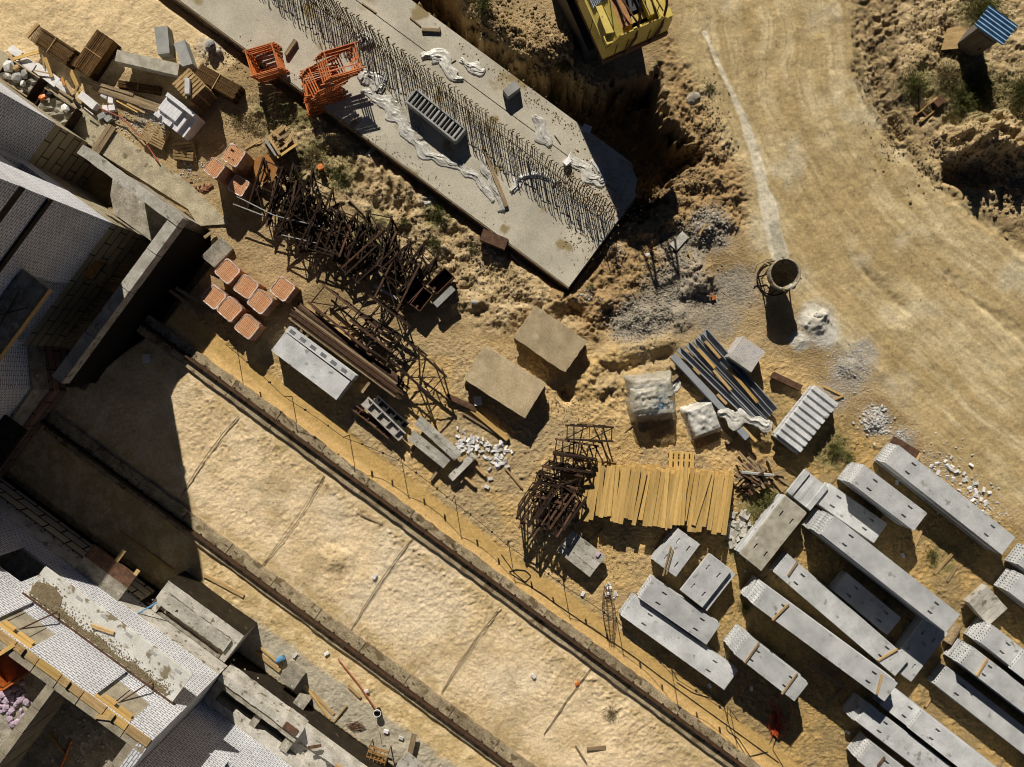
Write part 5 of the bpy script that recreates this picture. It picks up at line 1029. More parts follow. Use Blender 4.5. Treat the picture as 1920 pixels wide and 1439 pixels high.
plates([(1005, 572), (1098, 637), (1062, 701), (963, 631)], .95, 4, 'upper right')
plates([(912, 645), (1020, 720), (990, 782), (866, 712)], 1.15, 5, 'lower left')
# ------------------------------------------------------------------ sawn timber
grp = 'sawn timber stack'
for lay in range(6):
    nb = 30
    for k in range(nb):
        u = (k + .5) / nb; x = 1096 + 276 * u; top = 870 + 22 * u + R.uniform(-5, 6); bot = 969 + 30 * u + R.uniform(-3, 3) + (6, -3, 4, -4, 3, 5)[int(k / 2.7) % 6]
        if lay < 5: top -= 1.2 * (4 - lay) ; bot -= 8
        else: top += 4 if 8 < k < 18 else 0
        if lay == 5 and k in (12, 21): continue
        sk = (R.uniform(-.5, .5) + (R.choice((-3, 3)) if R.random() < .08 else 0)) if lay == 5 else 0; z = .26 + lay * .165
        if lay == 5 and R.random() < .12: z += .07
        plank((x + 5 + sk, top), (x - 11 - sk, bot), .262 + R.uniform(-.035, .015), .055, z, wood_n, f'sawn board, {ordn(k)} from the trestles in the {("lowest", "second", "third", "fourth", "fifth", "top")[lay]} layer of the timber stack', 'board', grp, 'sawn_board')
for i, (p, q, z) in enumerate((((1287, 865), (1279, 985), 1.17), ((1252, 878), (1243, 990), 1.17), ((1332, 885), (1300, 985), 1.18), ((1150, 872), (1142, 968), 1.16))): plank(p, q, .22, .05, z, wood_n, ('longest loose board sticking out above the timber stack', 'loose board over the gap in the timber stack', 'loose slanting board on the right of the timber stack', 'loose slanting board on the left of the timber stack')[i], 'board', grp, 'sawn_board')
for i, y in enumerate((890, 955)): o = MB().box(-4.2, 4.2, -.08, .08, 0, .22, .01).build('timber_bearer', wood_o, None, W(1235, y, 0), -.08); tag(o, ('upper', 'lower') [i] + ' long bearer under the sawn timber stack', 'bearer')
# scrap wood pile
for k in range(60):
    x, y = 1412 + R.gauss(0, 18), 893 + R.gauss(0, 17); a = R.choice((-.75, -.6, -.9, .5, -.7)) + R.uniform(-.3, .3); l_ = R.uniform(.4, 1.35) * S / 2; d = Vector((math.cos(-a), math.sin(-a))) * l_
    plank((x - d.x, y - d.y), (x + d.x, y + d.y), R.uniform(.07, .16), R.uniform(.04, .09), .1 + .45 * math.exp(-((x - 1412) ** 2 + (y - 893) ** 2) / 500) + R.uniform(0, .1), R.choice((wood_o, wood_p, wood_o, rustb)), 'splintered scrap board in the scrap wood heap beside the stair flights', 'scrap wood', 'scrap wood heap', 'scrap_board', R.uniform(-.2, .2))
tag(MB().tube([W(1390, 886, .6), W(1420, 889, .62), (W(1450, 892, .45))], .1).build('grey_pipe', grey_m), 'grey curved pipe lying across the scrap wood heap', 'pipe')
# ------------------------------------------------------------------ blue-grey steel channels
def channel(label, p, q, w_, z, h=.22, opening=1):
    P, Q = W(*p, z), W(*q, z); r = thing('steel_profile', label, 'steel profile', ((P + Q) / 2 - Vector((0, 0, h))).to_tuple(), rz(P, Q), 'blue grey steel profiles'); Lp = (Q - P).length; a = Lp / 2
    m = MB(); m.box(-a, a, -w_ / 2, w_ / 2, h - .025 if not opening else 0, h if not opening else .025); m.build('web_plate', steel_b, r)
    for s in (-1, 1): MB().box(-a, a, s * w_ / 2 - .02, s * w_ / 2 + .02, 0.027 if opening else 0, h if opening else h - .027).build('flange', steel_b, r)
channel('leftmost steel profile with its flat face up', (1262, 667), (1407, 822), .36, .62, .3, 0)
channel('second steel profile from the left with an open top', (1274, 655), (1423, 800), .3, .58)
channel('third steel profile open and partly filled with sand', (1290, 646), (1432, 792), .3, .58)
channel('fourth steel profile in the middle of the set', (1303, 638), (1442, 784), .26, .56)
channel('fifth steel profile next to the long rail like one', (1312, 630), (1448, 778), .26, .6)
channel('rightmost long steel profile beside the paving pack', (1322, 622), (1455, 771), .34, .66, .3, 1)
channel('short flat steel profile at the lower end', (1376, 793), (1402, 822), .36, .75, .3, 0)
for i, (p, q) in enumerate((((1322, 640), (1350, 672)), ((1308, 655), (1340, 690)), ((1338, 695), (1370, 732)), ((1365, 690), (1420, 755)), ((1345, 740), (1362, 758)), ((1385, 795), (1418, 828)), ((1300, 690), (1312, 702)))): plank(p, q, .16, .1, .66, wood_n if i % 2 else wood_p, ('board at the head of the steel profiles', 'board with dark end inside the third profile', 'board in the middle of the profiles', 'long yellowish board between the right profiles', 'short board under the film', 'board sticking out below the film', 'small chip between the left profiles')[i], 'board', 'boards between the steel profiles', 'board')
for i, (x, y) in enumerate(((1290, 685), (1400, 795))): o = MB().box(-.1, .1, -1.6, 1.6, 0, .28, .01).build('timber_bearer', wood_o, None, W(x, y, 0), -.85); tag(o, ('upper', 'lower')[i] + ' bearer under the blue grey steel profiles', 'bearer')
F([(1345, 775), (1362, 778), (1380, 786), (1400, 785), (1425, 793), (1440, 800), (1446, 790)], [6, 22, 26, 18, 12, 20, 10], .72, 'white film twisted across the lower ends of the steel profiles', 21, amp=.2)
# bags and packs
def drape(a, b_, h, seed, flare=.25, cut=None):
    n = 34; rng = np.random.default_rng(seed); U, V = np.meshgrid(np.linspace(-1, 1, n), np.linspace(-1, 1, n), indexing='ij'); XX, YY = U * (a + .45), V * (b_ + .45)
    e = np.maximum(np.abs(XX) / a, np.abs(YY) / b_); th_ = np.arctan2(YY, XX); rg = 1 - np.abs(2 * fbm(XX * 2.2, YY * 2.2, seed, 3) - 1); rg2 = 1 - np.abs(2 * fbm(XX * 5, YY * 5, seed + 9, 2) - 1)
    fl = flare * (.5 + fbm(th_ * 2.5 + 9, th_ * 0 + seed, seed, 3)); zz = h * sstep(1.0 + fl, .86, e) + (.16 * rg ** 2 + .08 * rg2 ** 2) * sstep(1.5, .7, e)
    k = 1 - .22 * sstep(1.1, 1.6, e) * fbm(th_ * 3, th_ * 0, seed + 3, 2); m = MB(); vs = [(float(XX[i, j] * k[i, j]), float(YY[i, j] * k[i, j]), float(zz[i, j])) for i in range(n) for j in range(n)]
    fs = [(i * n + j, (i + 1) * n + j, (i + 1) * n + j + 1, i * n + j + 1) for i in range(n - 1) for j in range(n - 1) if e[i, j] < 1.18 + .5 * fl[i, j] and not (cut and cut(XX[i, j], YY[i, j]))]
    m.add(vs, fs); return m
r = thing('bag_pallet', 'pallet of cement bags loosely wrapped in plastic with blue stripes', 'bag pallet', W(1226, 745, 1.0).xy.to_3d(), .12)
m = MB(); m.box(-1.0, 1.0, -.95, .95, 0, .12); m.build('pallet', wood_p, r)
for k, (bx, by, bz, mt) in enumerate(((-.5, .45, .5, white_b), (.45, .5, .55, white_b), (-.5, -.3, .5, tan_m), (.4, -.05, .62, bluec), (.1, -.62, .55, bluec), (.62, -.6, .5, film))):
    mm_ = MB(); mm_.box(bx - .45, bx + .45, by - .3, by + .3, .13, bz + .38, .03); o = mm_.build('cement_bag', mt, r); q_ = o.modifiers.new('b', 'BEVEL'); q_.width = .12; q_.segments = 3
o = drape(1.12, 1.1, 1.0, 5, .3, lambda x, y: -.75 < y < -.1 and -.2 < x < .95 and math.sin(x * 9) + math.cos(y * 11) > -.4).build('torn_wrap', clear, r, smooth=True)
o = drape(.6, .55, .2, 8, .5).build('loose_cover', clear, r, (-.5, -.1, 1.0), smooth=True)
F([(1262, 712), (1270, 718), (1262, 730), (1256, 740)], [8, 14, 12, 8], lambda x, y: G(x, y), 'plastic tail trailing on the sand from the bag pallet', 22, amp=.25)
r = thing('covered_bag', 'white covered big bag on the sand below the steel profiles', 'big bag', W(1318, 787, .45).xy.to_3d(), .35)
drape(.82, .85, .52, 13, .12).build('bag_cover', film, r, smooth=True); MB().box(-.7, .7, -.75, .75, 0, .45, .03).build('bag_body', grey_m, r)
c, an, Lq, Wq = quad([(1395, 632), (1437, 660), (1407, 697), (1366, 667)], 1.25); r = thing('paving_pack', 'cube of wrapped grey paving stones beside the steel profiles', 'paving pack', (c.x, c.y, 0), an)
MB().box(-Lq / 2, Lq / 2, -Wq / 2, Wq / 2, .12, 1.2, .01).build('stone_courses', pave_m, r); m = MB(); m.box(-Lq / 2 - .02, Lq / 2 + .02, -Wq / 2 - .02, -Wq / 2 + .25, .3, 1.215); m.box(-Lq / 2, Lq / 2, -Wq / 2, Wq / 2, 0, .1); m.build('wrap_band', film, r)
plank((1448, 703), (1500, 728), .35, .35, .25, rustb, 'brown steel channel lying near the stair flights', 'beam', name='steel_beam')
plank((1672, 826), (1722, 855), .5, .15, .15, rustb, 'brown steel sheet behind the roadside slab stack', 'sheet', name='steel_sheet')
plank((1717, 866), (1727, 850), .14, .1, .3, wood_p, 'pale timber stub behind the roadside slab stack', 'timber', name='timber')
# ------------------------------------------------------------------ concrete hopper
p = W(1472, 514, 1.75); r = thing('concrete_hopper', 'round concrete skip on a rusty frame beside the pale cement trail', 'hopper', (p.x, p.y, 0), -.9)
m = MB(); n = 28
def cone(m, prof, n, cx=0):
    vs = [(cx * (1 - z / 1.75) + r_ * math.cos(2 * math.pi * i / n), r_ * math.sin(2 * math.pi * i / n), z) for r_, z in prof for i in range(n)]
    m.add(vs, [(l * n + i, l * n + (i + 1) % n, (l + 1) * n + (i + 1) % n, (l + 1) * n + i) for l in range(len(prof) - 1) for i in range(n)])
hm = M('cement_crusted_steel', (.34, .29, .2), (.2, .17, .12), 3, fine=.3, bs=12, spot=((.5, .46, .37), 3.5, .6))
cone(m, [(.3, .35), (.62, .8), (.79, 1.2), (.80, 1.75), (.76, 1.755), (.74, 1.2), (.58, .82), (.28, .4)], n); m.add([(.28 * math.cos(2 * math.pi * i / n), .28 * math.sin(2 * math.pi * i / n), .42) for i in range(n)], [tuple(range(n))]); m.build('bowl', hm, r, smooth=True)
m = MB(); cone(m, [(.80, 1.62), (.86, 1.64), (.86, 1.77), (.80, 1.79), (.76, 1.76)], n); m.build('rim', hm, r)
m = MB(); m.rock((.78, .1, 1.7), .14, .6); m.rock((.74, -.22, 1.72), .16, .5); m.rock((.8, -.05, 1.6), .2, .7); m.build('cement_crust', conc_l, r)
for i in range(4):
    q = math.pi / 4 + i * math.pi / 2; MB().bar((.85 * math.cos(q), .85 * math.sin(q), 0), (.72 * math.cos(q), .72 * math.sin(q), 1.2), .06).build('leg', rustd, r)
m = MB(); m.tube([(.95 * math.cos(2 * math.pi * i / 20), .95 * math.sin(2 * math.pi * i / 20), .12) for i in range(21)], .04, 5); m.build('base_ring', rustd, r)
m = MB(); m.tube([(-.8, .3, 1.2), (-1.15, .1, .9), (-1.25, -.5, .7), (-.95, -.8, .5)], .035, 5); m.tube([(-.85, -.2, 1.3), (-1.2, -.1, .6), (-.9, .5, .2)], .03, 5); m.build('gate_lever', hm, r)
for q in (.6, 2.6, 4.4): MB().tube([(.8 * math.cos(q), .8 * math.sin(q), 1.6), (.92 * math.cos(q), .92 * math.sin(q), 1.75), (.78 * math.cos(q), .78 * math.sin(q), 1.9)], .035, 5).build('lifting_lug', hm, r)
# ------------------------------------------------------------------ excavator
ea = math.radians(24); b0 = W(1189, 92, 3.4); fx, fy = Vector((math.cos(ea), math.sin(ea), 0)), Vector((-math.sin(ea), math.cos(ea), 0))
r = thing('excavator', 'yellow excavator body with open engine roof parked above the pit', 'excavator', (b0.x, b0.y, 2.4), ea)
Wd, Ld, zr, zt = 3.55, 7.5, 2.55, 3.3; a = Wd / 2
m = MB()
m.add([(-a, 0, 1.35), (a, 0, 1.35), (a, 0, zr), (a - .62, 0, zt), (-a + .62, 0, zt), (-a, 0, zr)] + [(-a, .06, 1.35), (a, .06, 1.35), (a, .06, zr), (a - .62, .06, zt), (-a + .62, .06, zt), (-a, .06, zr)], [(0, 1, 2, 3, 4, 5), (11, 10, 9, 8, 7, 6)] + [(i, (i + 6), (i + 1) % 6 + 6, (i + 1) % 6) for i in range(6)])
for s in (-1, 1): m.box(s * a - .03, s * a + .03, .06, Ld, 1.35, zr)
m.build('body_panel', yellow, r)
for s in (-1, 1):
    m = MB(); x0, x1 = s * a, s * (a - .85); vs = [(x0, .06, zr), (x0, Ld, zr), (x1, Ld, zt), (x1, .06, zt)]; m.add(vs + [(x, y, z - .05) for x, y, z in vs], [(0, 1, 2, 3), (7, 6, 5, 4), (0, 4, 5, 1), (2, 6, 7, 3), (1, 5, 6, 2), (3, 7, 4, 0)]); o = m.build('roof_shoulder', yellow, r)
    if s < 0:
        m = MB()
        for k in range(9): u = .08 + k * .1; m.box(-a + .2, -a + .85, 2.2 + k * .3, 2.42 + k * .3, zr + .14, zr + .55, .0)
        m2 = MB()
        for k in range(10): u = k / 9; m2.box(-a + .15 + .07 * k, -a + .19 + .07 * k, 2.0, 4.4, zr + .1 + u * .55, zr + .26 + u * .55)
        m2.build('louvre', bluec if 0 else M('blue_louvre', (.14, .19, .26), (.45, .5, .52), 30, stretch=(4, .2, .2), rough=.5), o)
m = MB(); m.box(-a, a, .06, .5, 1.36, zt - .45); m.build('rear_weight', yellow, r)
m = MB(); m.box(-a + .85, -a + 1.45, .35, Ld, 2.7, zt - .08); m.build('rust_cover', M('rusty_orange_cover', (.46, .24, .10), (.36, .19, .085), 3), r)
m = MB(); m.box(-a + .1, a - .1, .1, Ld, 1.36, 2.3); m.build('engine_deck', M('dirty_yellow', (.50, .39, .13), (.3, .22, .07), 2.2), r)
m = MB(); m.box(-.15, .75, 1.0, 2.4, 2.3, 2.95); m.box(-.3, 1.0, 3.0, 5.0, 2.3, 3.0); m.tube([(.3, 2.6, 2.5), (.3, 2.6, 3.5)], .12, 10); m.build('engine', steel_d, r)
m = MB(); m.box(a - 1.25, a - .85, .35, 5, 2.9, zt - .03); m.box(-.3, .6, .3, .85, 2.7, 2.85); m.build('inner_tank', yellow, r)
m = MB()
for x0, x1 in ((-.25, .1), (1.15, .95)):
    m.tube([(x0 - .4, -.12, 1.25), (x0, -.1, 2.6), (x0 + .15, .25, 3.7), (x0 + .2, 1.1, 5.6), (x1, 6.5, 4.6)], .07, 8)
m.tube([(.1, 1.1, 5.5), (1.3, 1.1, 5.5)], .08, 6); m.tube([(.1, 1.1, 5.5), (.15, 2.6, 3.2)], .06, 6); m.tube([(1.3, 1.1, 5.5), (1.2, 2.6, 3.2)], .06, 6)
m.tube([(-.25, .2, 3.55), (-.75, 3.2, 3.6)], .05, 6); m.tube([(1.15, .2, 3.5), (.75, 3.4, 3.5)], .04, 6); m.build('gantry_bar', rustb, r)
m = MB(); m.box(-a - .05, a + .05, -.06, .0, .95, 1.32); m.box(-a, a, 0, Ld, 1.0, 1.34); m.box(-1.3, 1.3, 1.5, 5.5, -.8, 1.0); m.build('lower_frame', rustb, r)
for s in (-1, 1): MB().box(s * 1.35 - .35, s * 1.35 + .35, 1.5, 6.5, -2.4, -.7, .03).build('track', steel_d, r)
for s_ in (-1, 1):                                           # panel seams, hatches, rails
    for y in (1.6, 3.2, 4.8): MB().box(s_ * a - .045, s_ * a + .045, y - .02, y + .02, 1.4, zr - .05).build('panel_seam', rustd, r)
m = MB(); [m.box(x - .015, x + .015, -.04, 0, 1.45, zr - .05) for x in (-.6, .6, -1.2, 1.25)]; m.box(-a, a, -.05, 0, 1.36, 1.44); m.build('rear_seam', rustb, r)
MB().prism([(-a + .12, .5), (-a + .7, .35), (-a + .75, 1.8), (-a + .2, 1.9)], 2.98, 3.05).build('roof_hatch', yellow, r)
m = MB()
for q in ((-a + .9, .3), (-a + .9, 2.0), (a - .9, .3), (a - .9, 2.0)): m.tube([(q[0], q[1], zt - .1), (q[0], q[1], zt + .7)], .025, 5)
m.tube([(-a + .9, .3, zt + .7), (-a + .9, 6, zt + .7)], .025, 5); m.tube([(a - .9, .3, zt + .7), (a - .9, 6, zt + .7)], .025, 5); m.build('hand_rail', rustb, r)
m = MB(); m.tube([(.1, 1.2, 2.9), (.3, 1.8, 3.1), (.9, 2.2, 2.8)], .05, 6); m.tube([(-.2, 3, 3.05), (.4, 3.4, 3.2), (1.1, 3.0, 2.8)], .04, 6); m.build('hoses', black, r)
# ------------------------------------------------------------------ outhouse
p = W(1815, 88, 0); oa = math.radians(-36)
r = thing('outhouse', 'small wooden outhouse with a blue corrugated roof and grey metal side', 'outhouse', (p.x, p.y, 0), oa)
hx, hy, hh = .62, .45, 2.1
m = MB(); m.box(-hx, hx, -hy, hy, 0, hh); m.build('wall', M('dark_weathered_board', (.2, .17, .13), (.13, .11, .085), 3, stretch=(6, 6, .4)), r)
def corr(m, x0, x1, y0, y1, zf, along, pitch, amp=.03):
    n = int((abs((x1 - x0)) if along == 'y' else abs(y1 - y0)) / pitch * 4); vs = []; fs = []
    for i in range(n + 1):
        u = i / n; w_ = amp * math.sin(i * math.pi / 2)
        for e in (0, 1):
            x, y = (x0 + (x1 - x0) * u, y0 + (y1 - y0) * e) if along == 'y' else (x0 + (x1 - x0) * e, y0 + (y1 - y0) * u)
            vs.append(zf(x, y, w_))
    fs = [(2 * i, 2 * i + 1, 2 * i + 3, 2 * i + 2) for i in range(n)]; m.add(vs, fs)
m = MB(); corr(m, -.95, .9, -.6, .62, lambda x, y, w_: (x, y, hh + .12 + .14 * (y + .85) + w_), 'x', .2, .035); o = m.build('roof', blue_r, r); o.modifiers.new('s', 'SOLIDIFY').thickness = .02
m = MB(); corr(m, 0, 0, -hy, hy, lambda x, y, w_: (-hx - .05 + w_, y, 0), 'x', .16); vs = m.v; m2 = MB()
n_ = len(vs) // 2; m2.v = [(vs[2 * i][0], vs[2 * i][1], z) for i in range(n_) for z in (.05, hh + .1)]; m2.f = [(2 * i, 2 * i + 1, 2 * i + 3, 2 * i + 2) for i in range(n_ - 1)]
o = m2.build('metal_side', grey_s, r); o.modifiers.new('s', 'SOLIDIFY').thickness = .015
m = MB(); m.box(-hx + .15, hx - .15, -hy - .04, -hy - .005, .1, 1.9); o = m.build('door', M('dark_weathered_board', (.2, .17, .13)), r); MB().box(.3, .36, -hy - .08, -hy - .04, .9, 1.1).build('handle', rustd, o)
MB().prism([(-.75, -.55), (.35, -.62), (.7, .3), (.3, .62), (-.35, .55)], 0, .04).build('plywood_sheet', wood_p, None, W(1789, 72, .3), (.05, -.1, .1)); o = COL.objects[-1]; tag(o, 'pale plywood sheet leaning at the metal side of the outhouse', 'sheet')
plank((1788, 126), (1801, 153), .16, .05, .15, wood_p, 'pale board lying below the outhouse in the weeds', 'board', name='board')
plank((1757, 70), (1774, 76), .1, .06, .25, rustd, 'dark stick poking from the plywood sheet', 'stick', name='stick')
plank((1765, 100), (1782, 82), .2, .05, .12, wood_p, 'short board lying left of the plywood sheet', 'board', name='board')
r = thing('rusty_machine', 'rusty yellow machine part with frame bars lying in the weeds', 'machine', W(1742, 205, 0).to_tuple(), .68)
m = MB(); m.box(-1.0, 1.0, -.28, -.2, .1, .3); m.box(-1.0, .6, .2, .28, .1, .3); m.build('frame_bar', M('faded_ochre_paint', (.42, .28, .09), (.2, .12, .05), 5), r)
m = MB(); [m.box(-.6 + .4 * k, -.5 + .4 * k, -.28, .28, .12, .28) for k in range(4)]; m.box(.1, .7, -.2, .2, .2, .5); m.build('cross_member', rustb, r)
MB().bar((-.8, .1, .2), (-.05, 1.35, .6), .1).build('arm', rustd, r)
# ------------------------------------------------------------------ boulders
def boulder(x, y, rad, l, mat=stone_m, sq=.75):
    m = MB(); m.rock((0, 0, rad * .35), rad, sq); o = m.build('boulder', mat, None, W(x, y, 0) + Vector((0, 0, G(x, y)))); s = o.modifiers.new('d', 'SUBSURF'); s.levels = s.render_levels = 1; return tag(o, l, 'rock')
boulder(1299, 186, .55, 'grey boulder on the soil beside the road'); boulder(399, 92, .45, 'grey boulder near the footing formwork', grey_m); boulder(412, 100, .3, 'broken paler stone beside the grey boulder'); boulder(1531, 592, .32, 'lump of hardened cement on the pale cement patch', conc_l)
boulder(890, 568, .28, 'grey broken block lying on lumpy soil', grey_m)
boulder(428, 24 + 1350, .01, 'tiny stone') if 0 else None
# ------------------------------------------------------------------ gravel and rubble: stuff
def scatter(name, mat, spots, label, seed, cat='gravel'):
    rr_ = random.Random(seed); m = MB()
    for (x, y, rx, ry, cnt, s0, s1) in spots:
        for _ in range(cnt):
            u, v = rr_.gauss(0, .5), rr_.gauss(0, .5); px, py = x + u * rx, y + v * ry; s = rr_.uniform(s0, s1) * rr_.uniform(.6, 1.2); p = W(px, py); m.rock((p.x, p.y, ground(p.x, p.y) + s * .25), s, .7)
    o = m.build(name, mat); tag(o, label, cat, None, 'stuff'); return o
scatter('gravel', stone_m, [(1215, 590, 60, 50, 747, 0.022, 0.072), (1180, 600, 40, 36, 402, 0.022, 0.072), (1205, 625, 40, 30, 287, 0.022, 0.072), (1330, 420, 40, 34, 482, 0.030, 0.079), (1300, 440, 46, 30, 345, 0.022, 0.072), (1265, 490, 60, 46, 459, 0.022, 0.072), (1240, 530, 40, 34, 345, 0.022, 0.072), (1300, 560, 70, 40, 299, 0.015, 0.050), (1380, 540, 60, 50, 172, 0.015, 0.043)], 'crushed grey stone and rubble heaps between footing and road', 1)
scatter('gravel', M('pale_crushed_stone', (.60, .585, .55), (.42, .41, .39), 3, fine=.2), [(1590, 690, 46, 44, 482, 0.019, 0.050), (1612, 668, 30, 30, 172, 0.015, 0.043), (1640, 790, 26, 30, 299, 0.038, 0.094), (1690, 815, 26, 20, 114, 0.022, 0.058), (1560, 740, 40, 30, 138, 0.015, 0.043), (1760, 880, 60, 60, 161, 0.022, 0.065), (1820, 930, 50, 50, 161, 0.030, 0.072), (1850, 965, 40, 40, 103, 0.030, 0.072), (1385, 1000, 22, 40, 184, 0.038, 0.115), (1330, 420, 36, 30, 184, 0.022, 0.065), (1185, 600, 50, 40, 229, 0.022, 0.050), (1100, 555, 30, 20, 80, 0.030, 0.065), (1160, 470, 20, 24, 69, 0.022, 0.065), (290, 222, 40, 30, 184, 0.022, 0.065), (265, 250, 40, 30, 114, 0.022, 0.058), (355, 320, 30, 30, 69, 0.030, 0.065), (230, 235, 30, 30, 69, 0.030, 0.072)], 'pale gravel patches along the dirt road and between the stacks', 2)
clod = M('soil_clod', (.38, .28, .15), (.26, .185, .095), 3, bump=.5)
scatter('soil_clods', clod, [(1290, 330, 60, 90, 650, 0.024, 0.093), (1330, 240, 40, 70, 325, 0.018, 0.074), (1260, 430, 60, 50, 325, 0.018, 0.074), (1180, 520, 50, 60, 250, 0.018, 0.062), (920, 40, 50, 40, 325, 0.030, 0.112), (1030, 90, 50, 40, 425, 0.030, 0.112), (1000, 60, 60, 40, 325, 0.030, 0.099), (780, 400, 110, 80, 475, 0.018, 0.081), (900, 500, 110, 60, 475, 0.018, 0.081), (980, 560, 70, 50, 325, 0.018, 0.074), (640, 290, 80, 50, 300, 0.018, 0.062), (1800, 300, 90, 50, 525, 0.024, 0.099), (1880, 340, 50, 60, 475, 0.030, 0.124), (1760, 60, 80, 80, 625, 0.018, 0.062), (1850, 210, 80, 60, 375, 0.018, 0.074), (1680, 250, 30, 60, 375, 0.018, 0.062), (1640, 130, 30, 110, 375, 0.018, 0.056), (1120, 250, 90, 80, 325, 0.036, 0.136), (1230, 330, 40, 50, 225, 0.030, 0.099), (1100, 160, 90, 40, 200, 0.036, 0.124), (1000, 150, 60, 60, 200, 0.036, 0.124), (1060, 750, 40, 30, 150, 0.018, 0.062), (500, 230, 70, 50, 200, 0.018, 0.050), (420, 100, 50, 40, 200, 0.018, 0.062)], 'brown soil clods on the churned banks', 3, 'soil')
def litter(name, mat, spots, z, label, seed):                 # debris on floors of the building
    rr_ = random.Random(seed); m = MB()
    for (a_, b_, ra_, rb_, n_, s0, s1) in spots:
        for _ in range(n_): m.rock(SW(a_ + rr_.gauss(0, .5) * ra_, b_ + rr_.gauss(0, .5) * rb_, z + .02), rr_.uniform(s0, s1), .6)
    tag(m.build(name, mat), label, 'debris', None, 'stuff')
litter('floor_debris', clod, [(-2.5, 11.5, 2.5, 1.5, 420, .01, .06), (-1.5, 9.0, 1.5, 2.0, 160, .01, .05), (-8, 13.4, 6, .5, 220, .01, .05), (-15, 6.6, 8, .4, 200, .01, .04)], .5, 'soil crumbs spilled on the footing edges', 34)
scatter('sand_pebbles', stone_m, [(700, 1000, 300, 160, 260, .01, .035), (1000, 1250, 260, 160, 260, .01, .035), (600, 1190, 160, 120, 160, .01, .04), (500, 900, 120, 120, 80, .01, .03)], 'small pebbles and crumbs lying on the sand between the rails', 35)
scatter('yard_crumbs', clod, [(1000, 780, 240, 120, 600, .012, .045), (1550, 1100, 240, 200, 700, .012, .05), (1120, 1050, 100, 60, 300, .012, .05), (700, 480, 200, 120, 400, .012, .045), (1650, 500, 260, 300, 900, .008, .03), (1450, 200, 120, 200, 400, .008, .03)], 'small crumbs of earth scattered over the yard and road', 36, 'soil')
litter('floor_debris', conc_d, [(-6, -21.0, 2.8, .3, 160, .02, .09)], 1.44, 'crumbled mortar and stones on the light well floor', 31)
litter('floor_debris', conc_l, [(-6, -24.5, 2.6, 2.2, 160, .02, .09), (-10.5, -23.0, 1.8, 1.0, 90, .02, .08)], ZB, 'crumbled mortar on the upper room floors', 32)
litter('floor_debris', conc_d, [(4, -21.8, 5, .3, 160, .015, .06), (.2, -21.6, 2.5, .2, 90, .015, .05)], 2.0, 'crumbs on the concrete ledge beside the set back wall', 33)
for i, (a_, b_, z_, L_, an_, mt, l) in enumerate(((-8.5, -20.4, ZB + .06, 1.1, .3, wood_p, 'short board on the mortar splashed balcony'), (-7.0, -20.95, 1.55, 1.3, .5, wood_p, 'board on the light well floor'), (-5.6, -20.9, 1.55, .8, -.4, wood_o, 'short dark board on the light well floor'), (-5.2, -23.2, ZB + .05, 2.0, .9, wood_n, 'yellow board on the large upper room floor'), (-6.9, -26, ZB + .05, 1.6, -.3, wood_p, 'board on the far side of the large upper room'), (5.2, -21.7, 2.45, 1.5, .1, wood_p, 'board on the ledge beside the set back wall'), (3.0, -21.7, 2.4, .7, .8, rustb, 'rusty plate on the ledge beside the set back wall'), (-10.6, -21.9, ZT + .06, .9, 1.2, wood_n, 'loose board on the block wall top near the left window'), (-5.6, -21.75, ZT + .05, .6, .5, wood_p, 'loose board on the block wall top near the right window'))):
    o = MB().box(-L_ / 2, L_ / 2, -.08, .08, -.03, .03, .004).build('loose_board', mt, None, SW(a_, b_, z_), UA + an_); tag(o, l, 'board')
# ------------------------------------------------------------------ loose bricks: things
def bricks(spots, label, mat, grp, seed, cat='brick', size=(.25, .12, .09), name='loose_brick'):
    rr_ = random.Random(seed)
    for (x, y, rx, ry, cnt) in spots:
        for _ in range(cnt):
            px, py = x + rr_.gauss(0, .5) * rx, y + rr_.gauss(0, .5) * ry; k = rr_.uniform(.6, 1.25); a_, b_, c_ = (s / 2 * k for s in size); p = W(px, py)
            o = MB().box(-a_, a_, -b_, b_, -c_, c_, .012).build(name, mat, None, (p.x, p.y, ground(p.x, p.y) + c_ * .9), (rr_.uniform(-.3, .3), rr_.uniform(-.3, .3), rr_.uniform(0, 3.1))); tag(o, label, cat, grp)
bricks([(872, 828, 22, 16, 34), (895, 835, 40, 18, 22), (930, 842, 26, 22, 24), (938, 868, 18, 14, 16), (915, 858, 20, 20, 6)], 'loose white brick scattered beside the shaded side of the sandy plates', white_b, 'white bricks scattered beside the sandy plates', 5)
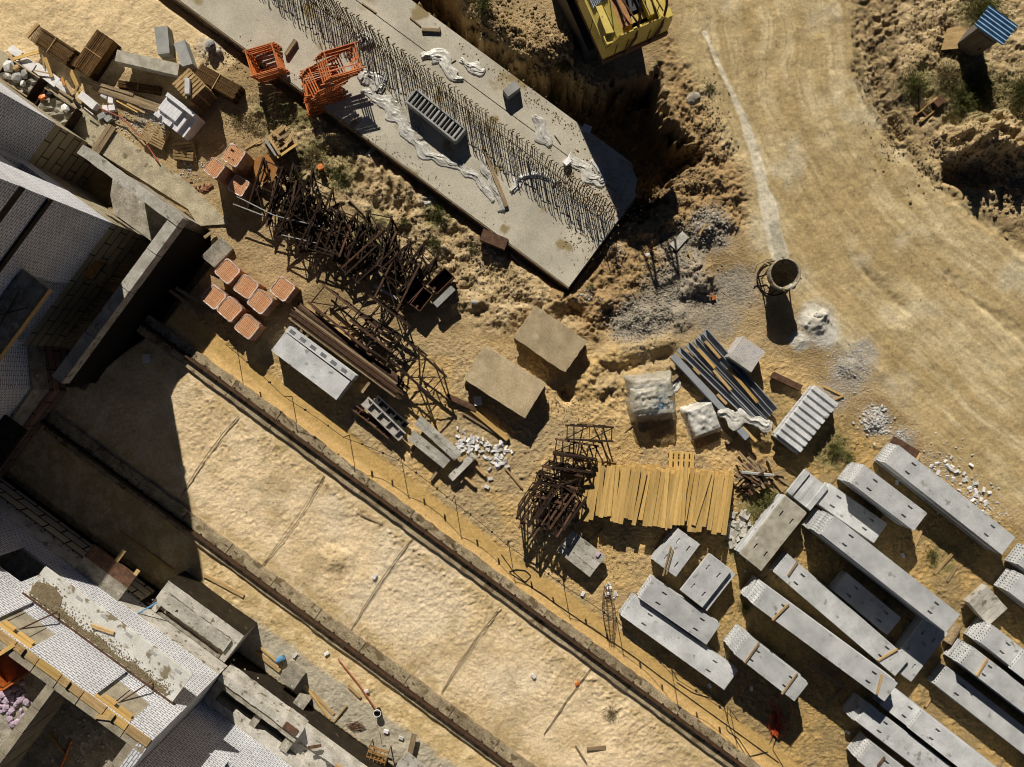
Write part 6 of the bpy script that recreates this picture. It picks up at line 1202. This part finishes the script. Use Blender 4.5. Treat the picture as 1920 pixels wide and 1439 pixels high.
for i, (x, y, l) in enumerate(((920, 898, 'white brick lying alone below the scattered heap'), (913, 913, 'lowest lone white brick below the scattered heap'), (1142, 1102, 'white brick at the head of the rebar basket'), (1000, 1267, 'white brick on the sand left of the orange rag'), (1093, 1113, 'white stick like brick below the trestle legs'), (554, 1228, 'white brick on sand close to the lower rail'), (613, 1225, 'white brick near the upper end of the red shovel'), (687, 1296, 'white brick touching the red shovel handle'), (724, 1371, 'white brick beside the basement pipe rods'), (752, 1383, 'long white brick at the end of the lower path'), (703, 1081, 'small white brick on the sand between the rails'), (1330, 1345 - 60, 'white foam piece under the last slab stack'), (1408, 1290, 'crumpled white wrapper between slab stacks'), (1588, 1372, 'small white paper scrap beside the shaded stack'), (1692, 1023 + 18, 'white paper scrap in the shade between stacks'), (1680, 905, 'white block on the ground between roadside stacks'), (275, 673, 'white folded sheet on the shaded sand near the retaining wall'), (1100, 242, 'pale bluish box lid at the footing corner'), (1222, 380, 'white paper scrap at the shaded footing end'), (896, 752, 'white foam sheet on the brown beam'), (1758, 886, 'white brick among road edge debris'), (1828, 922, 'flat white brick piece among road edge debris'), (1213, 478, 'small white brick near the tree shadow'))):
    s = (.5, .42, .05) if 'sheet' in l or 'lid' in l else (.28, .15, .11); g = G(x, y)
    if 'lid' in l: g = .5
    if 'brown beam' in l: g = .36
    o = MB().box(-s[0] / 2, s[0] / 2, -s[1] / 2, s[1] / 2, 0, s[2], .012).build('white_brick' if 'brick' in l else 'white_scrap', white_b, None, W(x, y, g + .01), R.uniform(0, 3)); tag(o, l, 'brick' if 'brick' in l else 'scrap')
bricks([(1148, 1112, 12, 8, 7), (1140, 1098, 5, 12, 4)], 'white brick in the loose group beside the rebar basket', white_b, 'white bricks beside the rebar basket', 8)
bricks([(1800, 905, 50, 40, 16), (1835, 940, 40, 40, 18), (1770, 870, 40, 30, 8)], 'white brick fragment in the debris between road and slab stack', white_b, 'white fragments along the road', 9)
bricks([(1372, 1000, 16, 34, 26), (1390, 985, 14, 16, 12)], 'pale broken lump in the rubble beside the brown weathered stack', conc_l, 'rubble lumps beside the weathered stack', 10, 'rubble', (.4, .3, .2), 'rubble_lump')
bricks([(365, 350, 18, 16, 10), (385, 352, 10, 8, 6)], 'reddish brick fragment beside the brick pack trio', brick_s, 'brick fragments beside the packs', 11)
# rebar basket
m = MB(); c0, c1 = W(1137, 1098, .2), W(1146, 1205, .15)
for k in range(7):
    th_ = 2 * math.pi * k / 7; pts = []
    for j in range(9): u = j / 8; rad = .33 * math.sin(math.pi * min(.92, .08 + u * .9)) + .04; c = c0.lerp(c1, u); pts.append(c + Vector((math.cos(th_) * rad, 0, math.sin(th_) * rad * .6 + .1)))
    m.tube(pts, .012, 4)
for j in range(1, 12): u = j / 12; rad = .33 * math.sin(math.pi * min(.92, .08 + u * .9)) + .04; c = c0.lerp(c1, u); m.tube([c + Vector((math.cos(t_) * rad, 0, math.sin(t_) * rad * .6 + .1)) for t_ in [2 * math.pi * i / 10 for i in range(11)]], .009, 4)
tag(m.build('rebar_basket', rustb), 'spindle shaped rebar basket lying across the fence ropes', 'basket')
# cables and small things
def cable(pts, rad, mat, label, z=.03, name='cable'):
    m = MB(); P = []
    for (x0, y0), (x1, y1) in zip(pts[:-1], pts[1:]):
        for k in range(6): u = k / 6; x, y = x0 + (x1 - x0) * u, y0 + (y1 - y0) * u; P.append(W(x, y, G(x, y) + z))
    P.append(W(*pts[-1], G(*pts[-1]) + z)); Q = [P[0]] + [(P[i - 1] + P[i] * 2 + P[i + 1]) / 4 for i in range(1, len(P) - 1)] + [P[-1]]
    return tag(m.tube(Q, rad, 5).build(name, mat), label, 'cable')
cable([(940, 1040), (965, 1075), (985, 1092), (996, 1080), (985, 1070), (968, 1068), (955, 1072)], .02, black, 'coiled black cable end beside the upper rail')
cable([(955, 1074), (1010, 1110), (1090, 1165), (1180, 1225), (1280, 1300), (1370, 1365), (1460, 1430)], .02, black, 'long black cable lying along the fence ropes')
cable([(1270, 1280), (1300, 1300), (1355, 1315), (1370, 1370), (1400, 1420), (1440, 1410)], .018, black, 'loose black cable looping at the lower right of the fence')
cable([(1365, 1325), (1362, 1370), (1385, 1385), (1420, 1440)], .018, black, 'second loose black cable below the outermost slab stack')
cable([(1440, 1365), (1456, 1385), (1448, 1405), (1470, 1440)], .018, black, 'thin black cable running from the red rope heap')
cable([(1310, 1170), (1330, 1190), (1385, 1240), (1395, 1236)], .008, black, 'thin wire lying across the outermost slab stack', .95)
m = MB()
for k in range(26):
    p = W(1455 + R.gauss(0, 7), 1350 + R.gauss(0, 14)); pts = [p + Vector((R.gauss(0, .22), R.gauss(0, .3), .05 + R.uniform(0, .25))) for _ in range(4)]; m.tube(pts, .02, 4)
tag(m.build('red_rope', redc), 'tangled heap of red rope in the shade of the slab stacks', 'rope')
plank((1447, 1371), (1461, 1382), .2, .1, .12, orange, 'bright orange piece sticking out of the red rope heap', 'scrap', name='orange_scrap')
blk(1082, 1283, .02, .22, .16, .12, .4, 'orange rag on the tie rod between the rails', orange, 'orange_rag', 'rag')
blk(600, 313, G(600, 313), .3, .3, .25, .4, 'red orange bucket on the weeds above the trestle pile', orange, 'orange_bucket', 'bucket')
blk(1338, 558, G(1338, 558), .25, .25, .15, .4, 'red orange scrap on the grey sand heap', orange, 'orange_scrap', 'scrap')
blk(1460, 963, G(1400, 970) + .02, .12, .12, .1, .4, 'yellow scrap in the weeds beside the weathered stack', wood_n, 'yellow_scrap', 'scrap')
for p, q, w_, mat, l in (((596, 318), (640, 362), .16, wood_p, 'pale board on the weeds above the trestle pile'), ((650, 368), (682, 400), .12, wood_o, 'grey board at the upper edge of the trestle pile'), ((460, 280), (492, 262), .07, wood_p, 'stick lying between brick packs and broken pallet'), ((866, 392), (905, 442), .1, wood_p, 'narrow plank along the footing ending at the brown steel box'), ((958, 478), (1024, 540), .1, wood_o, 'long narrow plank along the lower footing edge'), ((1032, 546), (1055, 556), .4, wood_p, 'square wooden cover at the footing corner'), ((1088, 558), (1102, 570), .07, wood_p, 'short stick at the footing corner'), ((675, 964), (717, 983), .1, wood_o, 'grey plank on sand between the rails near the fence'), ((1100, 1404), (1136, 1402), .2, wood_o, 'short grey plank on sand at the lower edge'), ((1079, 1398), (1100, 1432), .08, wood_o, 'thin grey stick beside the short plank at the lower edge'), ((948, 878), (980, 916), .1, wood_p, 'pale timber strip left of the rusty trestles'), ((1090, 1030), (1130, 990), .1, wood_o, 'timber strip between white lintels and sawn timber'), ((652, 1285), (676, 1308), .14, wood_p, 'pale board beside the red shovel'), ((585, 1298), (626, 1340), .16, wood_p, 'upper pale plank by the basement wall'), ((572, 1285), (618, 1348), .1, wood_n, 'lower pale plank by the basement wall'), ((626, 1354), (650, 1323), .08, wood_p, 'pale stake crossing the path by the basement wall'), ((478, 1222), (525, 1258), .22, wood_p, 'wide plank near the light well corner'), ((488, 1215), (530, 1250), .1, wood_n, 'narrow plank near the light well corner'), ((382, 1078), (457, 1118), .2, wood_p, 'long flat board by the lower rail in the sun'), ((225, 997), (322, 1070), .16, wood_n, 'yellow timber in the shade beside the canopy'), ((1290, 470), (1302, 500), .12, wood_p, 'pale board on the rubble heap'), ((1310, 440), (1325, 420), .1, wood_p, 'board on the upper rubble heap'), ((1285, 440), (1262, 465), .3, conc_l, 'pale broken concrete slab on the rubble heap'), ((1317, 553), (1335, 556), .08, wood_o, 'small stick beside the red orange scrap'), ((1478, 876), (1508, 898), .14, wood_p, 'upper timber under the ribbed panels'), ((1460, 896), (1486, 914), .14, wood_o, 'lower timber under the ribbed panels'), ((1712, 1030), (1732, 985), .14, wood_p, 'timber bearer lying in the sun between stacks'), ((1752, 1076), (1790, 1034), .16, wood_p, 'broken bearer between the central stack and the right edge'), ((1776, 1090), (1795, 1060), .12, wood_o, 'short bearer piece in the sunny gap of the yard'), ((1515, 1245), (1580, 1288), .2, wood_o, 'dark plank in the shade below the tallest stack'), ((1550, 1320), (1580, 1290), .1, wood_o, 'thin timber in the shade below the tallest stack'), ((1735, 1325), (1745, 1308), .14, wood_p, 'timber stub beside the orange sand strip of the yard'), ((1540, 760), (1582, 742), .1, wood_p, 'upper stick lying behind the stair flights'), ((1545, 725), (1580, 742), .1, wood_n, 'lower stick lying behind the stair flights'), ((1170, 812), (1186, 798), .05, wood_o, 'thin twig on sand near the top trestle')):
    if mat is conc_l: plank(p, q, .5, .12, G(*p) + .15, mat, l, 'slab', name='broken_slab')
    else: plank(p, q, w_, .06, G((p[0] + q[0]) / 2, (p[1] + q[1]) / 2) + .07, mat, l, 'plank', name='loose_plank')
# log in the yard
tag(MB().tube([W(1776, 1205, .25), W(1795, 1172, .27)], .26, 12).build('log', wood_o), 'thick log section lying between the slab stacks', 'log')
# shovel with bucket
P, Q = W(634, 1236, .1), W(706, 1332, .25); tag(MB().tube([P, P.lerp(Q, .5) + Vector((.06, .05, 0)), Q], .04).build('red_pole', redc if 0 else M('red_oxide_pole', (.40, .14, .07), (.28, .09, .05), 5)), 'red brown pole lying on the sand beside the lower rail', 'pole')
p = W(708, 1336, .3); m = MB(); cone(m, [(.14, 0), (.19, .42), (.175, .42), (.13, .05)], 16); r = thing('bucket', 'black bucket with white rim at the end of the red pole', 'bucket', (p.x, p.y, max(0, G(708, 1336)))); m.build('shell', black, r); m = MB(); cone(m, [(.19, .40), (.215, .41), (.215, .44), (.18, .44)], 16); m.build('rim', white_b, r); m = MB(); m.tube([(-.2, 0, .42), (-.12, .16, .5), (.12, .16, .5), (.2, 0, .42)], .012, 4); m.build('handle', steel_d, r)
p = W(526, 1236, .2); tag(MB().tube([(p.x - .2, p.y - .1, .22), (p.x + .2, p.y + .1, .22)], .16, 12).build('small_drum', bluec), 'small pale blue drum on planks beside the light well', 'drum')
for x, y, s, l in ((544, 1272, 1.05, 'large stained concrete block on the path beside the basement wall'), (562, 1320, .72, 'smaller stained concrete block half in shade by the basement wall')):
    tag(MB().box(-s / 2, s / 2, -s / 2 * .85, s / 2 * .85, 0, .75, .02).build('concrete_block', conc_d, None, W(x, y, .35) * Vector((1, 1, 0)).x if 0 else (W(x, y, .75).x, W(x, y, .75).y, 0), UA), l, 'block')
m = MB()
for k in range(16): u = k / 15; m.tube([W(648 + 22 * u, 1358 - 4 * u, .12), W(664 + 22 * u, 1372 - 8 * u, .14)], .012, 4); m.tube([W(650 + 32 * R.random(), 1352 + 16 * R.random(), .15), W(650 + 32 * R.random(), 1352 + 16 * R.random(), .16)], .012, 4)
tag(m.build('rebar_mesh', rustb), 'flat rusty mesh pieces on the path by the basement wall', 'mesh')
r = thing('rusty_cage', 'small rusty cage of bars standing at the basement wall edge', 'cage', W(712, 1404, 0).to_tuple(), UA + .3); m = MB()
for x in (-.55, .55):
    for y in (-.35, .35): m.bar((x, y, 0), (x, y, .8), .05)
m.build('posts', rustb, r); m = MB()
for k in range(6): m.bar((-.55, -.35 + .14 * k, .4 + .4 * (k % 2)), (.55, -.35 + .14 * k, .4 + .4 * (k % 2)), .045); m.bar((-.55 + .22 * k, -.35, .8), (-.55 + .22 * k, .35, .8), .04)
m.build('bars', M('rusty_ochre', (.34, .19, .06), (.16, .08, .03), 6), r)
for p, q in (((712, 1372), (716, 1396)), ): tag(MB().tube([W(*p, .7), W(*q, .1)], .015, 4).build('loose_rod', rustb), 'thin rods leaning above the rusty cage', 'rod')
plank((777, 1376), (766, 1425), .3, .06, .45, wood_o, 'grey board leaning by the white canopy at the lower edge', 'board', name='board')
c, an, Lq, Wq = quad([(770, 1418), (800, 1442), (786, 1462), (756, 1440)], 2.2); tag(MB().box(-Lq / 2 - .3, Lq / 2 + .6, -Wq / 2 - .2, Wq / 2, -.2, 0, .01).build('canopy_block', conc_l, None, c, an), 'white canopy slab cut by the lower picture edge', 'canopy')
c = AB(800, 1420); m = MB(); m.box(-1.2, 3.5, -1.3, -.9, 0, 1.9); m.build('basement_screen', bitu, None, SW(c[0], -20.2, -.1), UA); tag(COL.objects[-1], 'dark coated wall piece beside the white canopy at the lower edge', 'wall')
plank((1410, 742 + 6), (1412, 745), .01, .01, .01, wood_o, 'x', name='x') if 0 else None
# formwork trench boards along the footing
plank((400, 35), (478, 98), .2, .25, -.05, wood_o, 'long formwork plank in the gap along the upper footing edge', 'plank', name='plank')
# ------------------------------------------------------------------ weeds
def bush(x, y, rad, h, n, label, mat, seed, name='weed_bush'):
    rr_ = random.Random(seed); p = W(x, y); g = ground(p.x, p.y); r = thing(name, label, 'weed', (p.x, p.y, g)); m = MB(); st = MB()
    for k in range(n):
        q = abs(rr_.gauss(0, .45)); a_ = rr_.uniform(0, 6.28); cx, cy = rad * q * math.cos(a_), rad * q * math.sin(a_); z = h * rr_.random() * max(.1, 1 - q * .7); s = rr_.uniform(.05, .12)
        d = Vector((math.cos(a_) * .7 + rr_.gauss(0, .4), math.sin(a_) * .7 + rr_.gauss(0, .4), rr_.uniform(-.1, .9))).normalized(); e = d.cross(Vector((rr_.gauss(0, 1), rr_.gauss(0, 1), rr_.gauss(0, 1)))).normalized() * s * .22
        c = Vector((cx, cy, z)); m.add([c - e, c + d * s - e * .3, c + d * s * 1.7, c + d * s + e], [(0, 1, 2, 3)])
        if k % 14 == 0: st.tube([(cx * .2, cy * .2, 0), (cx * .7, cy * .7, z * .6), (cx, cy, z)], .008, 3)
    m.build('foliage', mat, r); st.build('stem', dry, r); return r
for i, (x, y, rad, h, n, l, mat) in enumerate(((905, 28, .75, .8, 900, 'green weed bush on the lit bank above the pit', leaf), (1056, 128, .55, .6, 600, 'yellowish weed bush on the bank edge under the excavator', leaf), (815, 458, .6, .45, 700, 'round green weed between the trestles and the footing', leaf), (760, 418, .4, .3, 300, 'small weed beside the trestle pile', leaf), (822, 398, .8, .25, 600, 'flat green weed patch along the footing', leaf), (1835, 25, 1.5, .8, 3200, 'green bush behind the outhouse', leaf), (1830, 170, 1.6, .6, 3000, 'dark bush right below the outhouse', leaf), (1775, 150, 1.3, .5, 2600, 'reddish brown weed patch left of the outhouse', dry), (1800, 190, 1.6, .45, 3200, 'green weed patch between machine part and outhouse', leaf), (1908, 175, 1.3, .7, 2800, 'green bush at the right picture edge', leaf), (1905, 215, .8, .6, 700, 'brown bush at the right picture edge', dry), (1710, 160, 1.1, .5, 1700, 'grey green weed by the wheel ruts', leaf), (1735, 205, .7, .3, 400, 'dry weeds around the rusty machine part', dry), (1562, 842, .7, .5, 600, 'green weed tuft beside the stair flights', leaf), (1590, 860, .5, .35, 350, 'weed tuft at the end of the short tall stack', leaf), (1440, 940, 1.0, .4, 900, 'weeds between scrap wood and weathered stack', leaf), (1425, 975, .7, .4, 600, 'weeds beside the yellow scrap', leaf), (1390, 1025, .5, .3, 300, 'weeds at the foot of the weathered stack', leaf), (1745, 1040, .5, .3, 300, 'small weeds in the sunny gap between stacks', leaf), (1395, 1138, .4, .4, 300, 'weeds between the small stacks and the tallest one', leaf), (590, 292, 1.1, .3, 900, 'dry grass patch right of the broken pallet', dry), (640, 330, 1.0, .3, 700, 'green brown weeds above the trestle pile', leaf), (520, 200, .9, .25, 500, 'dry grass below the orange frames', dry), (560, 335, .5, .3, 400, 'green weeds in the trestle pile by the bucket', leaf), (560, 430, .6, .4, 500, 'dark green weeds inside the trestle pile', leaf), (1145, 1337, .5, .2, 250, 'dark dry weed tuft on the sand between the rails', dry), (1105, 540, .3, .3, 160, 'small weed at the footing corner', leaf), (697, 430, .8, .2, 400, 'dry weeds on the soil right of the trestles', dry), (445, 225, .7, .2, 300, 'dry grass beside the white brick pile', dry), (470, 235, .7, .2, 300, 'dry grass above the brick pack trio', dry), (1330, 165, .4, .2, 200, 'small weed at the road edge above the boulder', leaf), (885, 465, .4, .2, 200, 'weed tuft left of the brown steel box', leaf))): bush(x, y, rad, h, n, l, mat, 100 + i)
# sparse dry grass over the churned soil
rr_ = random.Random(77); m = MB()
for (x, y, rx, ry, cnt) in ((590, 250, 110, 60, 1800), (720, 350, 110, 80, 900), (850, 460, 90, 60, 700), (1800, 180, 140, 110, 2500), (1430, 950, 60, 50, 700), (1570, 850, 60, 40, 500), (480, 220, 80, 60, 900), (1000, 70, 80, 50, 300), (1760, 1040, 60, 40, 300)):
    for _ in range(cnt):
        p = W(x + rr_.gauss(0, .55) * rx, y + rr_.gauss(0, .55) * ry); g = ground(p.x, p.y); a_ = rr_.uniform(0, 6.28); l_ = rr_.uniform(.06, .2); d = Vector((math.cos(a_) * l_, math.sin(a_) * l_, rr_.uniform(.02, .16))); e = Vector((-math.sin(a_), math.cos(a_), 0)) * .009; c = Vector((p.x, p.y, g)); m.add([c - e, c + e, c + d], [(0, 1, 2)])
tag(m.build('dry_grass', dry), 'sparse dry grass on the churned soil', 'grass', None, 'stuff')
